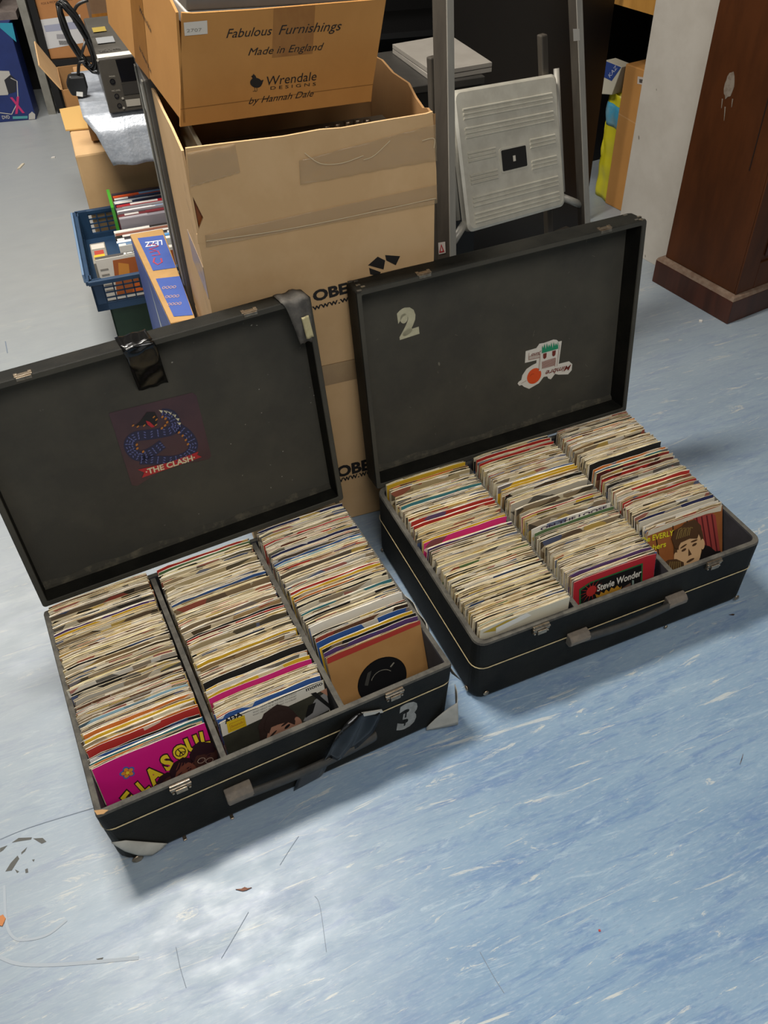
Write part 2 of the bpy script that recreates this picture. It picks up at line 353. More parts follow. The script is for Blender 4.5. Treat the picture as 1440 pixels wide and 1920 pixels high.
# handles
def handle(c, t, pa, pb, tabs=True, tape=False):
    F = c.front.P; (ua, za), (ub, zb) = c.front.px(pa), c.front.px(pb); z = (za + zb) / 2
    h = thing_part = MB(); pts = smooth_path([(ua, z, .006), (ua + .012, z, .013), ((ua + ub) / 2, z - .002, .017), (ub - .012, z, .013), (ub, z, .006)], 8)
    rings = []
    for p in pts: rings.append([F(p[0], p[1] + dy, p[2] + dz) for dy, dz in ((-.009, -.003), (-.009, .003), (0, .0045), (.009, .003), (.009, -.003), (0, -.004))])
    h.loft(rings); ho = h.build('handle', mat('handle_leather', '#3a3834', .7, '#4c4840', 60), t, smooth=True)
    for u, on in ((ua, True), (ub, tabs)):
        if not on: continue
        b = MB(); b.prism(lambda x, y, zz: F(u + zz, z + y, x), [(0, -.013), (.012, -.012), (.018, -.004), (.019, .006), (.012, .013), (0, .014)], -.021, .021)
        b.build('handle_tab', TABLEATHER, ho, bevel=.002, label='worn grey leather end tab')
    return ho, z
handle(C2, T2, (1080, 1187), (1260, 1124)); H3, z3 = handle(C3, T3, (445, 1478), (700, 1374), tabs=False)
# black tape round the handle of the near case, torn card at its top
F = C3.front
def bulge(p, k): x, y = F.px(p); return F.P(x, y, k)
b = MB()
grid = [[(708, 1329), (655, 1345), (604, 1398)], [(716, 1332), (668, 1362), (612, 1402)], [(640, 1392), (618, 1402), (600, 1405)]]
A = [(716, 1330, .003), (692, 1358, .014), (662, 1384, .020), (634, 1404, .021)]; Bq = [(670, 1333, .003), (642, 1350, .012), (616, 1376, .019), (597, 1404, .021)]
def tp(u, v):
    k = u * (len(A) - 1); i = min(int(k), len(A) - 2); f_ = k - i
    a = np.array(A[i]) * (1 - f_) + np.array(A[i + 1]) * f_; bb = np.array(Bq[i]) * (1 - f_) + np.array(Bq[i + 1]) * f_; q = a * (1 - v) + bb * v
    return bulge(q[:2], q[2] + .003 * math.sin(9 * v + 5 * u))
b.sheet(tp, 12, 6, .0006); b.build('black_tape', TAPE, T3, smooth=True, label='glossy black tape wrapped over the handle')
b = MB(); A2 = [(616, 1402, .020), (612, 1425, .008), (605, 1448, .003), (598, 1456, .0015)]; B2 = [(565, 1432, .020), (558, 1448, .006), (552, 1470, .003), (550, 1482, .0015)]
def tp2(u, v):
    k = u * 3; i = min(int(k), 2); f_ = k - i
    q = (np.array(A2[i]) * (1 - f_) + np.array(A2[i + 1]) * f_) * (1 - v) + (np.array(B2[i]) * (1 - f_) + np.array(B2[i + 1]) * f_) * v
    return bulge(q[:2], q[2])
b.sheet(tp2, 8, 5, .0006); b.build('black_tape', TAPE, T3, smooth=True, label='glossy black tape stuck below the handle')
b = MB(); b.prism(F, [F.px(p) for p in ((676, 1333), (714, 1327), (716, 1331), (680, 1338))], .003, .006); b.build('torn_card', WHITEBACK, T3)
u, z = F.px((445, 1478)); b = MB(); b.prism(lambda x, y, zz: F.P(u + zz, z + y, x), [(0, -.013), (.012, -.012), (.02, -.004), (.02, .006), (.012, .013), (0, .014)], -.022, .022); b.build('handle_tab', TABLEATHER, H3, bevel=.002, label='worn grey leather end tab')
# stencilled 3
b = MB(); A_, B_ = F.px((743, 1369)), F.px((778, 1356)); text(b, F, '3', A_, B_, np.linalg.norm(F.px((758, 1326)) - F.px((760, 1366))), .0006, 0, .045)
cx, cy = F.px((760, 1347)); dx = np.array([.0022, 0]); b.poly(F, [(cx - .002, cy + .004), (cx + .0015, cy + .004), (cx + .003, cy + .02), (cx + .0005, cy + .02)], .0009, 1); b.poly(F, [(cx - .002, cy - .004), (cx + .0015, cy - .004), (cx - .001, cy - .02), (cx - .004, cy - .02)], .0009, 1)
b.build('stencilled_number', [mat('grey_stencil_paint', '#9b9a94', .8, '#6d6c66', 60), VINYL], T3, label='grey stencilled 3')
# torn cloth peeling off
b = MB(); EA = [(208, 1577), (235, 1573), (262, 1575), (285, 1577), (313, 1579)]; EB = [(210, 1579), (232, 1590), (258, 1597), (284, 1598), (305, 1587)]
def peel(u, v):
    k = u * 4; i = min(int(k), 3); f_ = k - i; e = np.array(EA[i]) * (1 - f_) + np.array(EA[i + 1]) * f_; g = np.array(EB[i]) * (1 - f_) + np.array(EB[i + 1]) * f_; q = e * (1 - v) + g * v
    return bulge(q, .0025 + .006 * math.sin(math.pi * u) * math.sin(v * 2.4))
b.sheet(peel, 12, 5, .001); b.build('peeling_cloth', WHITEBACK, T3, smooth=True, label='torn flap of covering showing its pale backing, front corner')
b = MB(); ou = C3.L
def peel2(u, v):   # wraps round the right front corner
    x = ou - .05 + .075 * u; top = .078 - .02 * (1 - u) ** 1.0 - .045 * (1 - u) ** 2; bot = .004 + .012 * u * u
    zz = bot + (top - bot) * v; out = .002 + .026 * u * (1 - .35 * v)
    if u > .72: k = (u - .72) / .28; return C3.front.P(ou - .05 + .075 * .72 + .012 * math.sin(k * 1.5), zz, .002 + .026 * .72 * (1 - .35 * v) - .03 * k)
    return C3.front.P(x, zz, out)
b.sheet(peel2, 14, 6, .001); b.build('peeling_cloth', WHITEBACK, T3, smooth=True, label='large torn flap of covering at the right front corner')
b = MB(); Rf = C3.right
def peel3(u, v):
    y = .07 + .15 * u; wd = .004 + .02 * math.sin(math.pi * min(1, u * 1.05)) ** .8
    return Rf.P(y, .118 + .025 * u - .05 * v * (1.0 - .6 * u) , .004 + .02 * math.sin(math.pi * u) * (1 - abs(2 * v - 1) * .4) + .002 * math.sin(20 * u))
b.sheet(peel3, 16, 5, .001); b.build('peeling_cloth', WHITEBACK, T3, smooth=True, label='long torn flap of covering on the right side')
b = MB()
def peel4(u, v): return Rf.P(.0 + .02 * v, .140 - .03 * u, .003 + .014 * u * (1 - v * .5))
b.sheet(peel4, 4, 3, .001); b.build('peeling_cloth', mat('frayed_board', '#6b6050', .9), T3)
for px in ((202, 1532), (209, 1538)):
    x, y = C3.tray.px(px)
b = MB(); b.prism(C3.tray, [(.0005, .012), (.003, .003), (.012, .0005), (.02, .003), (.012, .008)], .1640, .1656); b.build('worn_corner', mat('bare_wood_chip', '#a98456', .8), T3)

# lid 3: sticker, tape, torn corner
P3 = C3.panel
b = MB(); b.prism(P3, [P3.px(p) for p in ((204, 775), (214, 772), (360, 736), (368, 741), (396, 855), (390, 861), (330, 872), (300, 884), (257, 911), (247, 909))], 0.0002, .0008, 0)
z1, z2, z3_ = .0012, .0016, .0020
body = smooth_path([P3.px(p) for p in ((302, 775), (320, 778), (329, 795), (322, 806), (290, 813), (255, 818), (243, 830), (247, 845), (262, 855), (285, 846), (305, 832))], 6)
b.stroke(P3, body, .020, z1, 1); body2 = smooth_path([P3.px(p) for p in ((332, 800), (352, 815), (362, 835), (352, 852), (325, 862), (290, 862), (262, 862))], 6); b.stroke(P3, body2, .018, z1, 1)
for pth in (body, body2):
    for i in range(1, len(pth) - 1, 2):
        d = pth[i + 1] - pth[i - 1]; q = np.array([-d[1], d[0]]); q /= np.linalg.norm(q) + 1e-9
        for s_ in (-.0055, -.0005, .0045): b.poly(P3, ell(*(pth[i] + q * s_), .0026, .0012, .5 + i, 6), z2, 2)
for p in ((297, 768), (306, 769), (314, 771), (322, 776), (328, 783), (331, 791)): b.poly(P3, [P3.px(p), P3.px((p[0] + 8, p[1] + 1)), P3.px((p[0] + 6, p[1] + 6))], z2, 3)
for p in ((304, 781), (310, 784), (313, 791), (309, 797), (303, 802), (335, 810), (342, 816), (348, 824), (352, 832), (256, 833), (257, 840), (268, 846)): b.poly(P3, ell(*P3.px(p), .0028, .0020, .7, 8), z3_, 4)
b.poly(P3, [P3.px(p) for p in ((252, 798), (262, 790), (275, 772), (290, 772), (296, 784), (292, 800), (272, 796))], z2, 5)
b.poly(P3, [P3.px(p) for p in ((273, 788), (280, 790), (290, 799), (284, 801), (276, 795))], z3_, 6)
for p in ((249, 797), (258, 799), (270, 797), (292, 796), (293, 786), (288, 781)): b.poly(P3, ell(*P3.px(p), .003, .0014, .5, 7), z3_, 4)
b.poly(P3, [P3.px(p) for p in ((258, 880), (318, 866), (372, 846), (369, 852), (378, 856), (322, 876), (266, 895), (270, 885))], z2, 6)
textpx(b, P3, '·THE CLASH·', (274, 889), (366, 861), 10, z=z3_, m=3, bold=.03)
b.build('sticker', [mat('maroon_sticker', '#452f31', .3, '#573a3a', 9), flat('#2a2a44'), flat('#5f6394'), flat('#d8cfa8'), flat('#b8752f'), flat('#1d1a1c'), flat('#b3262a', .3)], LID3, label='maroon sticker with a coiled blue dragon above a red lettered band')
b = MB(); Lf = C3.lid; topf = Frame(Lf.P(0, C3.E, 0), C3.e1, -Lf.ez)
ta, tb = topf.px((212, 632))[0], topf.px((268, 615))[0]
prof = [(C3.E + .001, -.050), (C3.E + .0015, -.030), (C3.E + .002, -.004), (C3.E - .002, .003), (C3.E - .012, .004), (C3.E - .04, -.006), (C3.E - .07, -.026), (C3.E - .098, -.041)]
def tape3(u, v):
    k = u * 7; i = min(int(k), 6); f_ = k - i; q = np.array(prof[i]) * (1 - f_) + np.array(prof[i + 1]) * f_
    return Lf.P(ta + (tb - ta) * v + .012 * u * u, q[0] + .001 * math.sin(14 * v + 9 * u), q[1] + .0012 * math.sin(7 * v + 30 * u))
b.sheet(tape3, 28, 8, .0005); b.build('black_tape', TAPE, LID3, smooth=True, label='glossy strip of black tape folded over the top edge')
b = MB()
def torn(u, v):
    x = C3.L - .055 + .05 * v; 
    pr = [(C3.E + .002, -.040), (C3.E + .003, -.012), (C3.E + .001, .004), (C3.E - .022, .006), (C3.E - .05, .004), (C3.E - .082, -.002)]
    k = u * 5; i = min(int(k), 4); f_ = k - i; q = np.array(pr[i]) * (1 - f_) + np.array(pr[i + 1]) * f_; sh = 1 - .55 * max(0, u - .35) / .65
    return Lf.P(C3.L + .003 - (C3.L + .003 - x) * sh + (-.02 * max(0, u - .5)), q[0] + .002 * math.sin(11 * v), q[1] + .003 * math.sin(8 * v + 7 * u))
b.sheet(torn, 18, 8, .001); b.build('torn_cloth', mat('grey_torn_cloth', '#4b4844', .8, '#6b675f', 70), LID3, smooth=True, label='torn grey cloth hanging at the corner')
b = MB()
def torn2(u, v): return Lf.P(C3.L - .026 + .014 * v + .004 * u, C3.E - .03 - .042 * u, .0085 - .002 * u + .002 * math.sin(6 * v))
b.sheet(torn2, 8, 4, .001); b.build('torn_cloth', mat('cream_torn_backing', '#b8ad83', .85, '#d1c79d', 60), LID3, smooth=True)
for c_, l_, x_, y_ in ((C2, LID2, 1, 1), (C2, LID2, 0, 1), (C3, LID3, 1, 0)):
    b = MB(); q_ = random.Random(x_ * 3 + y_); X = c_.L if x_ else 0; Y = c_.E if y_ else 0; sx_ = -1 if x_ else 1; sy_ = -1 if y_ else 1
    for i in range(5): x0 = X + sx_ * q_.uniform(.004, .022); z0 = -c_.d * q_.random(); b.box(c_.lid.P, x0 - .004, x0 + .004, Y - .0012, Y + .0012, z0, z0 + .006)
    b.build('frayed_corner', mat('frayed_cloth', '#3b372f', .9, '#77694f', 120, contrast=(.5, .6)), l_)
# lid 2: painted 2 and shaped sticker
P2 = C2.panel
b = MB(); A_, B_ = P2.px((749, 634)), P2.px((786, 622)); text(b, P2, '2', A_, B_, np.linalg.norm(P2.px((764, 580)) - P2.px((767, 630))), .0006, 0, .05); b.poly(P2, ell(*P2.px((757, 597)), .008, .010), .0006); b.poly(P2, ell(*P2.px((764, 622)), .011, .006, .4), .0006)
b.build('painted_number', mat('cream_paint', '#c2bd9f', .75, '#a8a387', 50), LID2, label='cream painted 2')
b = MB(); q = .0003
def K(x, y): return (950 + x / 10.2857, 620 + y / 10.2857)
out = [K(*p) for p in ((365, 395), (570, 335), (630, 250), (720, 235), (900, 170), (960, 175), (1000, 210), (1060, 195), (1000, 640), (1200, 590), (1262, 640), (1250, 760), (1180, 840), (990, 845), (930, 830), (850, 935), (800, 920), (780, 880), (710, 890), (620, 1010), (430, 1120), (330, 1080), (290, 1045), (240, 1060), (210, 1020), (230, 985), (280, 950), (300, 860), (380, 740), (480, 670), (570, 625), (575, 565), (350, 620))]
b.prism(P2, [P2.px(p) for p in out], .0002, .0007, 0)
b.poly(P2, ell(*P2.px(K(525, 870)), .0175, .0185), .0012, 1)
b.poly(P2, [P2.px(K(*p)) for p in ((650, 690), (640, 430), (665, 430), (672, 720), (640, 770), (610, 770))], .0016, 0)
b.poly(P2, [P2.px(K(*p)) for p in ((665, 600), (935, 515), (925, 665), (655, 735))], .0014, 2)
for i in range(5): b.stroke(P2, [P2.px(K(668, 612 + i * 26)), P2.px(K(930, 535 + i * 27))], .0006, .0018, 0)
for p in ((730, 480), (905, 430)):
    c = P2.px(K(*p)); b.poly(P2, [(c[0] - .0042, c[1] + .006), (c[0] + .0042, c[1] + .006)] + ell(c[0], c[1] - .001, .0042, .006, 0, 8, 0, -math.pi)[1:], .0016, 3)
gp = [(670, 430)] + [(680 + i * 22, (340 if i % 2 else 250) - i * 4 + (30 if i % 3 == 0 else 0)) for i in range(15)] + [(985, 340)]
b.poly(P2, [P2.px(K(*p)) for p in gp], .0018, 4)
for a, c in (((425, 420), (415, 560)), ((415, 560), (635, 510)), ((425, 490), (640, 445)), ((1015, 260), (960, 680)), ((640, 440), (612, 760)), ((940, 520), (920, 690))): b.stroke(P2, [P2.px(K(*a)), P2.px(K(*c))], .0009, .0018, 2)
for i in range(14): b.stroke(P2, [P2.px(K(430 + i * 15, 492 - i * 3.3)), P2.px(K(425 + i * 15, 555 - i * 3.3))], .0005, .0018, 2)
textpx(b, P2, 'Mimbre', K(1235, 650), K(745, 770), 9, z=.0018, m=3, bold=.01, shear=.35)
textpx(b, P2, 'Juno', K(660, 395), K(470, 440), 5, z=.0018, m=3, bold=.012, shear=.3)
b.stroke(P2, [P2.px(K(*p)) for p in ((440, 870), (480, 830), (520, 825))], .0006, .0018, 3); b.stroke(P2, [P2.px(K(*p)) for p in ((270, 1015), (375, 955))], .0006, .0018, 3)
b.build('sticker', [flat('#e0dbd0', .4), flat('#e0501c', .4), flat('#9a6e62'), flat('#74281c'), flat('#1f9068')], LID2, label='white cut-out sticker with an orange disc, a house front and green plants, upside down')
# scratches and paint flecks on the linings
b = MB(); rr = random.Random(3)
for i in range(26):
    x, y = rr.uniform(.3, .59), rr.uniform(.05, .42); b.poly(P3, ell(x, y, rr.uniform(.0004, .0014), rr.uniform(.0004, .002), rr.uniform(0, 3), 6), .0005)
b.build('paint_flecks', mat('pale_flecks', '#8f8c80', .8), LID3)
b = MB()
for i in range(22):
    x, y = rr.uniform(.04, .57), rr.uniform(.03, .4); a = rr.uniform(0, 3); l = rr.uniform(.002, .012); b.stroke(P2, [(x, y), (x + l * math.cos(a), y + l * math.sin(a))], .0006, .0004)
b.poly(P2, ell(*P2.px((823, 682)), .0022, .0045, .2, 8), .0006)
b.build('scratches', mat('pale_scratches', '#6e6b5d', .8), LID2)

# ---------------------------------------------------------------- the records
SLV_W, SLV_H = .1775, .1785
def sleeve_shape(seed, mouth=True):
    """a record sleeve 1 mm thick: two sheets with an open mouth at the top; slots 0 paper, 1 printed front, 2 dark mouth"""
    r = random.Random(seed); n = 9; xs = [-SLV_W / 2 + SLV_W * i / (n - 1) for i in range(n)]
    wear = [r.uniform(-.0011, .0006) for _ in xs]; wear[0] -= r.uniform(.0008, .0035); wear[-1] -= r.uniform(.0008, .0035)
    bow = r.uniform(.0, .9); b = MB(); V = []
    for i, x in enumerate(xs):
        bw = 1 + bow * math.sin(math.pi * i / (n - 1)); top = SLV_H + wear[i]; g = .40 if mouth else .02
        wav = r.uniform(-.12, .12)
        prof = [(-.5, 0), (-.5 * bw + wav, top), (-(.5 * bw) + .26 + wav, top + .0002), (-g * .5 + wav, top - .006), (g * .5 + wav, top - .006), (.5 * bw - .26 + wav, top - r.uniform(0, .0012)), (.5 * bw + wav, top - .0008), (.5, 0)]
        V += [(x, yy * .001, zz) for yy, zz in prof]
    k = 8; fs = []; ms = []
    for i in range(n - 1):
        for j in range(k):
            j2 = (j + 1) % k; fs.append((i * k + j, (i + 1) * k + j, (i + 1) * k + j2, i * k + j2)); ms.append({0: 1, 1: 0, 2: 0, 3: 2, 4: 0, 5: 0, 6: 0, 7: 0}[j])
    fs += [tuple(range(k)), tuple(range((n - 1) * k, n * k))[::-1]]; ms += [0, 0]
    return V, fs, ms
SHAPES = [sleeve_shape(100 + i, i % 3 != 0) for i in range(14)]
def paper(name, c): return mat('paper_' + name, c, .85, None)
PAPER = [mat('paper_%d' % i, c, .85, c2, 40, (1, 1, 1), .8) for i, (c, c2) in enumerate((('#ebdfc0', '#d6c49c'), ('#f0e8d2', '#dccfae'), ('#dccba2', '#bfa77c'), ('#f2eee2', '#e0d6c0'), ('#d2c7b4', '#b0a28a'), ('#ece1b6', '#d6c692')))]
MOUTH = mat('dark_mouth', '#141210', .6)
PRINT = {}
def printed(c, thr=.42):
    if (c, thr) in PRINT: return PRINT[(c, thr)]
    m = bpy.data.materials.new('print_%s_%d' % (c.strip('#'), thr * 100)); m.use_nodes = True; nt = m.node_tree; N = nt.nodes; L = nt.links; bs = N['Principled BSDF']; bs.inputs['Roughness'].default_value = .6
    g = N.new('ShaderNodeNewGeometry'); mp = N.new('ShaderNodeMapping'); mp.inputs['Scale'].default_value = (26, 26, 50); L.new(g.outputs['Position'], mp.inputs[0])
    oi = N.new('ShaderNodeObjectInfo'); ad = N.new('ShaderNodeVectorMath'); ad.operation = 'ADD'; L.new(mp.outputs[0], ad.inputs[0])
    mu = N.new('ShaderNodeMath'); mu.operation = 'MULTIPLY'; mu.inputs[1].default_value = 60; sm = N.new('ShaderNodeMath'); sm.operation = 'ADD'; L.new(g.outputs['Random Per Island'], sm.inputs[0]); L.new(oi.outputs['Random'], sm.inputs[1]); L.new(sm.outputs[0], mu.inputs[0]); L.new(mu.outputs[0], ad.inputs[1])
    n = N.new('ShaderNodeTexVoronoi'); n.inputs['Scale'].default_value = 1; L.new(ad.outputs[0], n.inputs['Vector'])
    sp = N.new('ShaderNodeSeparateColor'); L.new(n.outputs['Color'], sp.inputs[0])
    r = N.new('ShaderNodeMapRange'); r.inputs[1].default_value = thr; r.inputs[2].default_value = thr + .04; r.inputs[4].default_value = .8; L.new(sp.outputs[0], r.inputs[0])
    x = N.new('ShaderNodeMix'); x.data_type = 'RGBA'; x.inputs[6].default_value = lin(c); L.new(r.outputs[0], x.inputs[0])
    cr = N.new('ShaderNodeValToRGB'); L.new(sp.outputs[1], cr.inputs[0]); cr.color_ramp.interpolation = 'CONSTANT'
    for i, (p, cc) in enumerate(((0, '#e0d6bc'), (.22, '#1f1c1a'), (.46, '#8f7a5c'), (.62, '#a04034'), (.69, '#3a5484'), (.76, '#d2b45c'), (.84, '#ece8de'), (.94, '#5d4a3c'))):
        e = cr.color_ramp.elements[i] if i < 2 else cr.color_ramp.elements.new(p); e.position = p; e.color = lin(cc)
    L.new(cr.outputs[0], x.inputs[7]); L.new(x.outputs[2], bs.inputs['Base Color']); PRINT[(c, thr)] = m; return m
CLS = {'cream': '#cbbd9a', 'white': '#e3dfd4', 'tan': '#b0946a', 'grey': '#a49c90', 'black': '#1f1d1c', 'red': '#b8322c', 'blue': '#2f5a9c', 'yellow': '#e0b72c', 'orange': '#d77a30', 'green': '#5c7a50', 'teal': '#3d7d86', 'pink': '#d62a86', 'purple': '#5b3f74', 'navy': '#232a58', 'brown': '#6b4630', 'pale blue': '#9cc4d6'}
COMMON = {31: (['cream'] * 14 + ['tan'] * 4 + ['white'] * 4 + ['grey'] * 3 + ['black'] * 2 + ['brown'] * 1 + ['orange'] * 1), 32: (['cream'] * 12 + ['white'] * 6 + ['tan'] * 3 + ['grey'] * 2 + ['black'] * 2 + ['red', 'blue', 'yellow']),
          33: (['white'] * 10 + ['cream'] * 6 + ['black'] * 4 + ['grey'] * 3 + ['navy', 'blue', 'pale blue', 'brown', 'red']), 21: (['cream'] * 13 + ['white'] * 5 + ['tan'] * 2 + ['grey'] * 2 + ['black'] * 2 + ['green', 'orange']),
          22: (['cream'] * 12 + ['white'] * 5 + ['tan'] * 3 + ['grey'] * 3 + ['black'] * 2 + ['blue', 'brown', 'green']), 23: (['cream'] * 11 + ['tan'] * 5 + ['white'] * 3 + ['grey'] * 3 + ['black'] * 2 + ['orange', 'brown', 'red'])}
# (pixel on the column, colour, extra height) seen in the photograph
FEAT = {31: [((200, 1162), 'purple'), ((190, 1172), 'yellow'), ((330, 1345), 'red'), ((300, 1322), 'orange'), ((290, 1338), 'yellow'), ((250, 1385), 'black'), ((210, 1415), 'teal'), ((300, 1300), 'pale blue'), ((320, 1365), 'blue'), ((330, 1340), 'orange')],
        32: [((400, 1040), 'red'), ((390, 1050), 'green'), ((420, 1180), 'red'), ((500, 1150), 'black'), ((540, 1188), 'yellow'), ((480, 1275), 'yellow'), ((470, 1282), 'pink'), ((500, 1240), 'black'), ((380, 1120), 'blue'), ((460, 1330), 'blue')],
        33: [((560, 965), 'navy'), ((600, 990), 'red'), ((570, 1025), 'navy'), ((590, 1035), 'blue'), ((640, 1080), 'red'), ((640, 1087), 'yellow'), ((600, 1112), 'orange'), ((640, 1125), 'teal'), ((650, 1133), 'black'), ((660, 1152), 'white'), ((680, 1175), 'blue'), ((700, 1190), 'purple'), ((650, 1215), 'black'), ((735, 1192), 'yellow')],
        21: [((800, 895), 'yellow'), ((840, 930), 'teal'), ((800, 985), 'red'), ((830, 968), 'red'), ((870, 1000), 'pink'), ((880, 1010), 'purple'), ((800, 1020), 'yellow')],
        22: [((950, 852), 'red'), ((960, 858), 'red'), ((985, 905), 'yellow'), ((970, 915), 'yellow'), ((1010, 895), 'blue'), ((1050, 955), 'yellow'), ((1060, 950), 'red'), ((1020, 1000), 'green'), ((1085, 965), 'white'), ((1180, 1045), 'purple')],
        23: [((1150, 868), 'black'), ((1220, 850), 'orange'), ((1150, 880), 'teal'), ((1230, 905), 'red'), ((1260, 912), 'red'), ((1240, 960), 'navy'), ((1270, 965), 'white')]}
COLN = {1: 'left', 2: 'middle', 3: 'right'}
FRONTW = {31: (.018, .070, 0), 32: (.018, .056, 0), 33: (.044, .098, 0), 21: (.013, .0165, 0), 22: (.016, .044, 0), 23: (.045, .106, 0)}
WIDE = {33: [((660, 1152), 9), ((690, 1170), 4), ((650, 1215), 8), ((735, 1192), 5), ((640, 1083), 4)], 32: [((480, 1275), 5), ((470, 1282), 3)], 21: [((870, 1000), 3), ((880, 1010), .8)], 22: [((1085, 965), 6), ((985, 905), 4)], 23: [((1150, 868), 6)]}
RECS = []
for cid, c in ((3, C3), (2, C2)):
    W = .012
    for k in (1, 2, 3):
        key = cid * 10 + k; rr = random.Random(key * 7); w0, t0, _ = FRONTW[key]
        wb1, wt1 = c.D - W - .006, c.D - W - .002
        n = int((wb1 - w0) / .0036)
        th = [rr.choice((.0009, .0011, .0012, .0014, .0018, .0026)) for _ in range(n)]
        th[0] = .0016
        gap = [rr.uniform(.2, 1) ** 2 + (5.5 if rr.random() < .09 else 0) for _ in range(n)]
        gapt = [g * rr.uniform(.5, 1.6) + rr.uniform(0, .5) for g in gap]
        tot = sum(th)
        # records the photograph shows most of stand a little clear of the one in front
        wide = {px: k_ for px, k_ in WIDE.get(key, ())}; base = list(gapt); pick = {}
        for _ in range(6):
            gapt = list(base)
            for (px, cc), j in pick.items(): gapt[j - 1] += wide.get(px, 1.6)
            g_ = (wt1 - t0 - tot) / sum(gapt); pos = [t0]
            for i in range(n): pos.append(pos[-1] + th[i] + gapt[i] * g_)
            pick = {}
            for px, cc in FEAT[key]:
                wv = c.uw(px, .181)[1]; pick[(px, cc)] = min((i for i in range(2, n) if i not in pick.values()), key=lambda i: abs(pos[i] - wv))
        gapt = list(base)
        for (px, cc), j in pick.items(): gapt[j - 1] += wide.get(px, 1.6)
        gb = (wb1 - w0 - tot) / sum(gap); gt = (wt1 - t0 - tot) / sum(gapt)
        wb, wt = w0, t0; x0 = c.L * (k - .5) / 3 + (.001 if k == 1 else -.001 if k == 3 else 0)
        lst = []
        cl = COMMON[key]; prev = None
        for i in range(n):
            lean = math.asin(max(-.5, min(.5, (wt - wb) / SLV_H)))
            lst.append(dict(case=c, cid=cid, col=k, w=wb + th[i] / 2, lean=lean, th=th[i], x=x0 + rr.uniform(-.0016, .0016), dz=rr.uniform(0, .0042), roll=rr.gauss(0, .007), yw=rr.gauss(0, .006), cls=rr.choice(cl), pap=rr.choice((0, 0, 1, 1, 2, 3, 4, 5)), shape=rr.randrange(14), wt=wt, i=i))
            wb += th[i] + gap[i] * gb; wt += th[i] + gapt[i] * gt
        used = {0}
        for px, cc in FEAT[key]:
            j = pick[(px, cc)]
            lst[j]['cls'] = cc; lst[j]['dz'] = .005; lst[j]['feat'] = True; lst[j]['shape'] = 3 * (j % 4); lst[j]['roll'] = 0
        for r in lst: r['front'] = r['i'] == 0
        RECS += lst
VARIANT = {'cream': ['#cbbd9a', '#b3a27e', '#94836a', '#d8cdb0', '#6d6152', '#bfae88'], 'tan': ['#b0946a', '#8d714c', '#a08660'], 'white': ['#e3dfd4', '#d2ccbc', '#bcb6a8'], 'grey': ['#a49c90', '#857c70', '#66605a']}
def pcol(r):
    v = VARIANT.get(r['cls']); return v[(r['i'] * 7 + r['shape']) % len(v)] if v else CLS[r['cls']]
def rec_matrix(r):
    c = r['case']; p = c.tray.P(r['x'], r['w'], .0085 + r['dz'] + .001)
    return Matrix.Translation(p) @ Matrix.Rotation(c.yaw + (0 if r['front'] else r['yw']), 4, 'Z') @ Matrix.Rotation(0 if r['front'] else r['roll'], 4, 'Y') @ Matrix.Rotation(-r['lean'], 4, 'X')
for r in RECS: r['M'] = rec_matrix(r); p = r['M'] @ Vector((0, 0, SLV_H)); r['dist'] = (p - cam.location).length - (.25 if r['front'] else 0) - (.12 if r.get('feat') else 0)
RECS.sort(key=lambda r: r['dist'])
NIND = 300
SM = []
for V, fs, ms in SHAPES:
    me = bpy.data.meshes.new('record_sleeve'); me.from_pydata(V, [], fs); me.materials.append(PAPER[0]); me.materials.append(PAPER[0]); me.materials.append(MOUTH); me.polygons.foreach_set('material_index', ms); me.update(); SM.append(me)
ORD = ['first', 'second', 'third', 'fourth', 'fifth', 'sixth', 'seventh', 'eighth', 'ninth', 'tenth', 'eleventh', 'twelfth', 'thirteenth', 'fourteenth', 'fifteenth', 'sixteenth', 'seventeenth', 'eighteenth', 'nineteenth', 'twentieth']
ind = RECS[:NIND]; cnt = {}
for r in sorted(ind, key=lambda r: (r['cid'], r['col'], r['i'])):
    k = (r['cid'], r['col'], r['cls']); cnt[k] = cnt.get(k, 0) + 1; r['nth'] = cnt[k]
FRONTREC = {}
for r in ind:
    o = bpy.data.objects.new('record_sleeve', SM[r['shape']]); COL.objects.link(o); o.matrix_basis = r['M']; o.scale = (1, r['th'] / .001, 1)
    for s_, m in ((0, PAPER[r['pap']] if not r.get('feat') else PAPER[3]), (1, printed(pcol(r)) if not r.get('feat') else printed(CLS[r['cls']], .88))):
        o.material_slots[s_].link = 'OBJECT'; o.material_slots[s_].material = m
    where = '%s column of case %s' % (COLN[r['col']], {3: 'three', 2: 'two'}[r['cid']])
    if r['cls'] in ('cream', 'white', 'tan', 'grey') and not r.get('feat'):
        lab = '%s edged paper record sleeve packed in front part of the %s' % (r['cls'], where); grp = '%s record sleeves, %s' % (r['cls'], where)
    else:
        lab = ('only %s fronted record sleeve near the front of the %s' % (r['cls'], where)) if cnt[(r['cid'], r['col'], r['cls'])] == 1 else '%s %s fronted record sleeve from the front, %s' % (ORD[min(19, r['nth'] - 1)], r['cls'], where); grp = 'record sleeves, ' + where
    tag(o, lab, 'record', grp)
    r['o'] = o
    if r['front']: FRONTREC[r['cid'] * 10 + r['col']] = (o, r)
b = MB(); mats = [MOUTH] + PAPER; mi = {}
